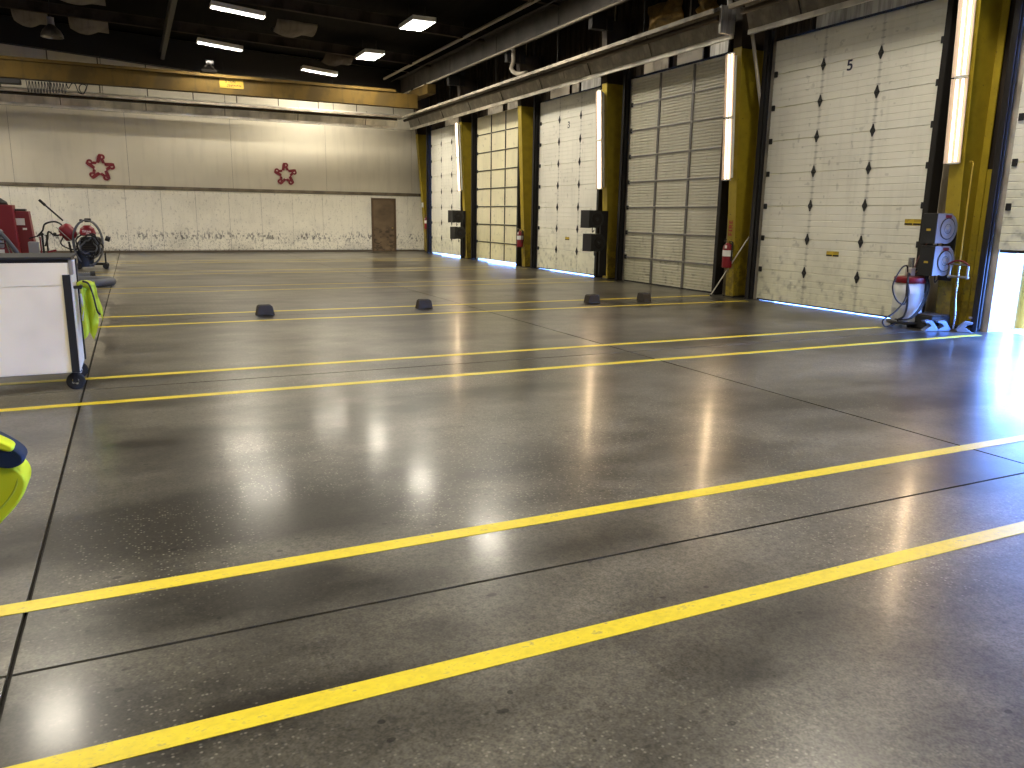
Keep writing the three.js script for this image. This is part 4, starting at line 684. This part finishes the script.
// ------------------------------------------------------------------ red shop machines behind the cart
const r0 = (k) => (k * 37 % 10) / 10;
function machineBody(t, name, w0, w1, h, d, m, pos) { return part(t, name, uvm(extrude([[-w0 / 2, 0], [w0 / 2, 0], [w1 / 2, h], [-w1 / 2, h]], d, { bevelEnabled: true, bevelSize: 0.02, bevelThickness: 0.02, bevelSegments: 3 }).translate(0, 0, -d / 2)), m, pos); }
{
  const t = thing('floor_scrubber', 'large red shop machine with black cap and grey engine, leftmost behind the cart', 'machine', [-3.29, 0, -25.0]);
  part(t, 'chassis', rbox(1.15, 0.22, 0.8, 0.03), M.darkSteel, [0, 0.22, 0]);
  machineBody(t, 'tank', 0.98, 0.86, 1.28, 0.6, M.red, [0.0, 0.36, -0.15]);
  part(t, 'cap', lathe([[0, 0.2], [0.2, 0.17], [0.33, 0.08], [0.36, 0], [0, 0]], 28).scale(1, 1, 0.7), M.black, [-0.02, 1.66, -0.15]); part(t, 'cap_window', rbox(0.24, 0.03, 0.12, 0.01), M.grayPaint, [-0.05, 1.80, 0.03], [0.5, 0, 0]);
  const e = part(t, 'engine', rbox(0.62, 0.5, 0.3, 0.06), M.grayPaint, [-0.12, 0.78, 0.32]); for (let i = 0; i < 4; i++) part(e, 'cooling_fin', rbox(0.66, 0.025, 0.32, 0.006), M.darkSteel, [0, -0.12 + i * 0.1, 0]); part(e, 'fuel_tank', cyl(0.16, 0.4, 24).rotateZ(PI / 2), M.galvanized, [0.0, 0.18, 0.05]);
  part(t, 'hose', tube([[-0.5, 1.12, 0.4], [-0.1, 1.14, 0.5], [0.2, 0.9, 0.55], [0.42, 0.55, 0.5], [0.58, 0.25, 0.45]], 0.055, 50, 12), M.hose);
  const lb = part(t, 'bumper', rbox(0.9, 0.2, 0.08, 0.02), M.redDull, [-0.05, 0.44, 0.44]); part(lb, 'label_plate', rbox(0.62, 0.1, 0.01, 0.004), M.white, [-0.05, 0.02, 0.045]);
  for (const [x, z] of [[-0.45, 0.3], [0.45, 0.3], [-0.45, -0.3], [0.45, -0.3]]) part(t, 'wheel', cyl(0.13, 0.08, 24).rotateZ(PI / 2), M.rubber, [x, 0.13, z]);
  part(t, 'support_strut', merge([bar([0.35, 0.3, 0.5], [0.27, 0.7, 0.46], 0.03, 0.03), bar([0.45, 0.3, 0.5], [0.3, 0.7, 0.46], 0.03, 0.03)]), M.chrome);

  const u = thing('parts_washer', 'narrow red upright machine with a white label, right of the larger red one', 'machine', [-2.70, 0, -25.4]); u.rotation.z = 0;
  u.scale.set(0.82, 1, 1); machineBody(u, 'body', 0.62, 0.42, 1.14, 0.45, M.redDull, [0, 0.34, 0]); part(u, 'base', rbox(0.66, 0.2, 0.5, 0.03), M.redDull, [0, 0.22, 0]); part(u, 'top_cap', rbox(0.34, 0.06, 0.3, 0.02), M.black, [-0.02, 1.53, 0]);
  part(u, 'label', box(0.28, 0.18, 0.006), M.white, [-0.04, 1.22, 0.249]); part(u, 'tag', box(0.12, 0.05, 0.006), M.white, [0.08, 1.03, 0.249]);
  for (const x of [-0.25, 0.25]) part(u, 'wheel', cyl(0.12, 0.06, 24).rotateZ(PI / 2), M.rubber, [x, 0.12, 0.1]);
}
{
  const t = thing('transmission_jack', 'dark upright jack with a long slanted handle beside the red machines', 'jack', [-2.17, 0, -24.3]);
  part(t, 'post', merge([bar([0, 0.1, 0], [0, 0.95, 0], 0.05, 0.05), bar([0.1, 0.1, 0.02], [0.1, 0.9, 0.02], 0.04, 0.04)]), M.darkSteel);
  part(t, 'red_post', bar([-0.05, 0.12, 0.04], [-0.05, 0.85, 0.04], 0.035, 0.035), M.redDull);
  part(t, 'base', merge([bar([-0.25, 0.07, -0.25], [0.3, 0.07, 0.25], 0.06, 0.06), bar([0.3, 0.07, -0.25], [-0.25, 0.07, 0.25], 0.06, 0.06)]), M.darkSteel);
  for (const [x, z] of [[-0.25, -0.25], [0.3, 0.25], [0.3, -0.25], [-0.25, 0.25]]) part(t, 'caster', cyl(0.045, 0.03, 16).rotateZ(PI / 2), M.rubber, [x, 0.045, z]);
  part(t, 'handle', merge([rod([0.52, 1.27, 0.05], [0.02, 1.80, 0.05], 0.022), rod([0.02, 1.80, 0.05], [0.15, 1.66, 0.05], 0.035)]), M.darkSteel);
  part(t, 'linkage', tube([[-0.12, 0.85, 0.03], [0.02, 1.0, 0.05], [0.1, 1.18, 0.05], [0.34, 1.24, 0.05], [0.50, 1.12, 0.05], [0.46, 0.94, 0.05], [0.3, 0.88, 0.05], [0.16, 0.98, 0.05], [0.12, 0.8, 0.05], [0.05, 0.6, 0.05]], 0.022, 90, 8), M.darkSteel);
  part(t, 'lever_arm', bar([-0.3, 0.8, 0.02], [0.05, 0.92, 0.05], 0.04, 0.03), M.darkSteel); part(t, 'side_arm', bar([0.1, 0.45, 0.05], [0.3, 0.5, 0.1], 0.03, 0.05), M.redDull);
  part(t, 'knob', new THREE.SphereGeometry(0.045, 16, 12), M.black, [0.3, 0.92, 0.08]); part(t, 'red_knob', new THREE.SphereGeometry(0.035, 16, 12), M.red, [0.43, 0.9, 0.08]);
  part(t, 'pump_tank', rbox(0.24, 0.34, 0.2, 0.03), M.grayPaint, [-0.22, 0.55, -0.05]);
}
{
  const t = thing('engine_cart', 'caged engine on a wheeled frame with red tank and coiled dark hoses', 'machine', [-1.07, 0, -24.3]);
  const cx = -0.04, cyy = 0.70, R = 0.46, ring = []; for (let i = 0; i < 20; i++) ring.push([cx + R * Math.cos(i * PI / 10) * 0.76, cyy + R * Math.sin(i * PI / 10) * 1.28, 0]);
  for (const z of [0.22, -0.22]) part(t, 'cage_ring', tube(ring.map((p) => [p[0], p[1], z]), 0.022, 80, 8, true), M.hose);
  part(t, 'cage_bar', merge([0.3, 1.2, 2.1, 3.4, 4.2, 5.3].map((a) => rod([cx + R * 0.76 * Math.cos(a), cyy + R * 1.28 * Math.sin(a), -0.22], [cx + R * 0.76 * Math.cos(a), cyy + R * 1.28 * Math.sin(a), 0.22], 0.018))), M.hose);
  part(t, 'fuel_tank', lathe([[0, 0.24], [0.1, 0.23], [0.2, 0.15], [0.235, 0.02], [0.22, -0.05], [0, -0.06]], 28).scale(0.85, 0.95, 0.8), M.red, [-0.03, 0.93, 0.06]);
  const lt = canvasTex(256, 128, (c, w, h) => { c.fillStyle = '#8c1426'; c.fillRect(0, 0, w, h); c.fillStyle = '#f4eef0'; c.font = 'bold 74px sans-serif'; c.fillText('Titan', 26, 78); c.fillRect(100, 98, 66, 10); });
  part(t, 'name_plate', box(0.30, 0.15, 0.008), std('#ffffff', 0.4, 0, { map: rep(lt, 1 / 0.30, 1 / 0.15) }), [-0.03, 0.985, 0.255]); lt.offset.set(0.5, 0.5);
  t.children[t.children.length - 1].material.map.offset.set(0.5, 0.5); t.children[t.children.length - 1].material.map.wrapS = t.children[t.children.length - 1].material.map.wrapT = THREE.RepeatWrapping;
  const e = part(t, 'engine_block', rbox(0.52, 0.46, 0.36, 0.08), M.darkSteel, [0.02, 0.62, 0]); for (let i = 0; i < 5; i++) part(e, 'cooling_fin', rbox(0.36, 0.012, 0.39, 0.004), M.rubberGray, [0, -0.14 + i * 0.06, 0]);
  part(t, 'muffler', cyl(0.07, 0.2, 18).rotateX(PI / 2), M.chrome, [0.26, 0.62, 0.12]); part(t, 'air_filter', cyl(0.07, 0.12, 18), M.black, [0.44, 0.80, 0.1], [0, 0, 1.2]); part(t, 'valve_head', rbox(0.16, 0.1, 0.14, 0.02), M.darkSteel, [0.0, 1.29, 0.05]); part(t, 'valve_head', rbox(0.08, 0.09, 0.1, 0.02), M.darkSteel, [-0.16, 1.27, 0.05]);
  part(t, 'pump_drum', cyl(0.2, 0.42, 28), M.blueDrum, [-0.14, 0.27, 0.06]);
  for (let k = 0; k < 7; k++) { const p = [], r = rng(30 + k), rr = 0.16 + 0.026 * k; for (let i = 0; i < 12; i++) { const a = i * PI / 6; p.push([cx + 0.02 + (rr * 0.9 + 0.11 * (r() - 0.5)) * Math.cos(a), 0.60 + (rr + 0.13 * (r() - 0.5)) * Math.sin(a), 0.20 + 0.10 * r()]); } part(t, 'coiled_hose', tube(p, 0.017 + 0.006 * r0(k), 90, 8, true), k % 3 === 1 ? M.hose : M.rubber); }
  part(t, 'frame', merge([bar([-0.32, 0.12, 0.2], [0.38, 0.12, 0.2], 0.04, 0.04), bar([-0.32, 0.12, -0.2], [0.38, 0.12, -0.2], 0.04, 0.04), bar([0.34, 0.12, 0.2], [0.34, 0.42, 0.2], 0.03, 0.03), bar([0.34, 0.12, -0.2], [0.34, 0.42, -0.2], 0.03, 0.03), bar([-0.3, 0.12, -0.2], [-0.3, 0.12, 0.2], 0.04, 0.04), bar([0.36, 0.12, -0.2], [0.36, 0.12, 0.2], 0.04, 0.04)]), M.darkSteel);
  part(t, 'side_tank', lathe([[0, 0.26], [0.12, 0.25], [0.2, 0.16], [0.22, 0], [0.2, -0.2], [0.1, -0.26], [0, -0.26]], 28).rotateZ(0.55).scale(0.85, 0.85, 0.85), M.red, [-0.50, 0.97, 0]); part(t, 'tank_strap', bar([-0.74, 1.1, 0.2], [-0.42, 0.74, 0.22], 0.035, 0.02), M.galvanized);
  part(t, 'hose_loop', tube([[-0.6, 0.86, 0.1], [-0.68, 0.68, 0.1], [-0.55, 0.56, 0.12], [-0.34, 0.52, 0.12], [-0.28, 0.66, 0.1]], 0.016, 40, 8), M.rubber); part(t, 'tank_mount', bar([-0.42, 0.12, 0], [-0.5, 0.72, 0], 0.05, 0.05), M.darkSteel); part(t, 'tank_foot', bar([-0.5, 0.12, 0], [-0.3, 0.12, 0], 0.05, 0.05), M.darkSteel);
  for (const [x, z] of [[-0.3, 0.26], [0.34, 0.26], [-0.3, -0.26], [0.34, -0.26]]) part(t, 'wheel', merge([lathe([[0.02, -0.025], [0.06, -0.025], [0.075, -0.01], [0.075, 0.01], [0.06, 0.025], [0.02, 0.025]], 26).rotateX(PI / 2), cyl(0.025, 0.045, 16).rotateX(PI / 2)]), M.rubber, [x, 0.075, z]);
}
{ // grey exhaust hoses on the floor
  const corr = (pts, r, n) => { const c = new THREE.CatmullRomCurve3(pts.map(V)), g = new THREE.TubeGeometry(c, n, r, 12), p = g.attributes.position, q = new THREE.Vector3(); for (let i = 0; i <= n; i++) { const s = i % 2 ? 1 : 0.88; c.getPointAt(i / n, q); for (let j = 0; j <= 12; j++) { const k = i * 13 + j; p.setXYZ(k, q.x + (p.getX(k) - q.x) * s, q.y + (p.getY(k) - q.y) * s, q.z + (p.getZ(k) - q.z) * s); } } g.computeVertexNormals(); return g; };
  const a = thing('exhaust_hose', 'grey corrugated exhaust hose curving on the floor beyond the white cart, nearer coil', 'hose'); part(a, 'hose', corr([[-2.2, 0.085, -18.4], [-1.4, 0.085, -18.1], [-0.8, 0.085, -18.25], [-0.48, 0.085, -18.7], [-0.75, 0.085, -19.2], [-1.4, 0.085, -19.3]], 0.085, 120), M.hose); part(a, 'cuff', cyl(0.095, 0.1, 16).rotateZ(PI / 2), M.rubber, [-1.42, 0.096, -19.3]);
  const b = thing('exhaust_hose', 'grey corrugated exhaust hose lying straight behind the nearer hose coil', 'hose'); part(b, 'hose', corr([[-2.6, 0.085, -20.5], [-1.8, 0.085, -20.3], [-1.2, 0.085, -20.45], [-0.9, 0.085, -20.4]], 0.085, 80), M.hose); part(b, 'cuff', cyl(0.095, 0.1, 16).rotateZ(PI / 2), M.rubber, [-0.9, 0.096, -20.4]);
}
{ // high-visibility jacket at the left edge, on a stand that the frame cuts off
  const s = thing('coat_stand', 'black steel coat stand outside the picture holding the yellow and navy jacket', 'stand', [-0.72, 0, -2.56]);
  part(s, 'base', lathe([[0, 0.03], [0.2, 0.02], [0.21, 0], [0, 0]], 28), M.black); part(s, 'post', rod([0, 0.02, 0], [0, 1.03, 0], 0.018, 12), M.black); part(s, 'bar', rod([-0.25, 1.03, 0], [0.16, 1.03, 0], 0.014, 12), M.black);
  const t = thing('work_jacket', 'yellow high-visibility and navy work jacket cut off by the left edge of the picture', 'jacket', [-0.72, 0.62, -2.5]);
  const soft = (pts, d, m, name, p, r) => { const sh = new THREE.Shape(); sh.moveTo(...pts[0]); sh.splineThru(pts.slice(1).map((q) => new THREE.Vector2(...q))); sh.closePath(); const g = new THREE.ExtrudeGeometry(sh, { depth: d, bevelEnabled: true, bevelSize: 0.008, bevelThickness: 0.02, bevelSegments: 5, curveSegments: 40 }).translate(0, 0, -d / 2); return part(t, name, g, m, p, r); };
  soft([[-0.35, 0.40], [-0.1, 0.39], [0.15, 0.36], [0.30, 0.30], [0.365, 0.255], [0.392, 0.215], [0.38, 0.17], [0.335, 0.115], [0.24, 0.03], [0.05, -0.06], [-0.35, -0.12]], 0.10, M.hiVisBright, 'yellow_body', [0, 0, 0]);
  soft([[-0.3, 0.45], [0.1, 0.43], [0.27, 0.385], [0.345, 0.34], [0.392, 0.298], [0.394, 0.274], [0.36, 0.266], [0.30, 0.292], [0.22, 0.33], [0.1, 0.375], [-0.3, 0.40]], 0.05, M.navy, 'navy_sleeve', [0, 0.0, 0.05]);
  soft([[-0.3, 0.425], [0.1, 0.43], [0.25, 0.396], [0.33, 0.352], [0.374, 0.322], [0.368, 0.316], [0.32, 0.342], [0.24, 0.386], [0.1, 0.42], [-0.3, 0.415]], 0.02, M.hiVisBright, 'yellow_stripe', [0, 0.0, 0.075]);
  soft([[-0.3, 0.5], [0.1, 0.48], [0.26, 0.44], [0.33, 0.41], [0.345, 0.395], [0.31, 0.385], [0.24, 0.41], [0.1, 0.44], [-0.3, 0.45]], 0.05, M.black, 'black_collar', [0, 0.0, 0.05]);
  part(t, 'hem_stitching', tube([[0.385, 0.235, 0.066], [0.37, 0.19, 0.07], [0.33, 0.14, 0.07], [0.22, 0.04, 0.07]], 0.003, 40, 6), M.hiVis, [0, 0, 0]);
}

scene.traverse((o) => { if (o.isMesh) { o.castShadow = true; o.receiveShadow = true; } });
renderer.render(scene, camera);
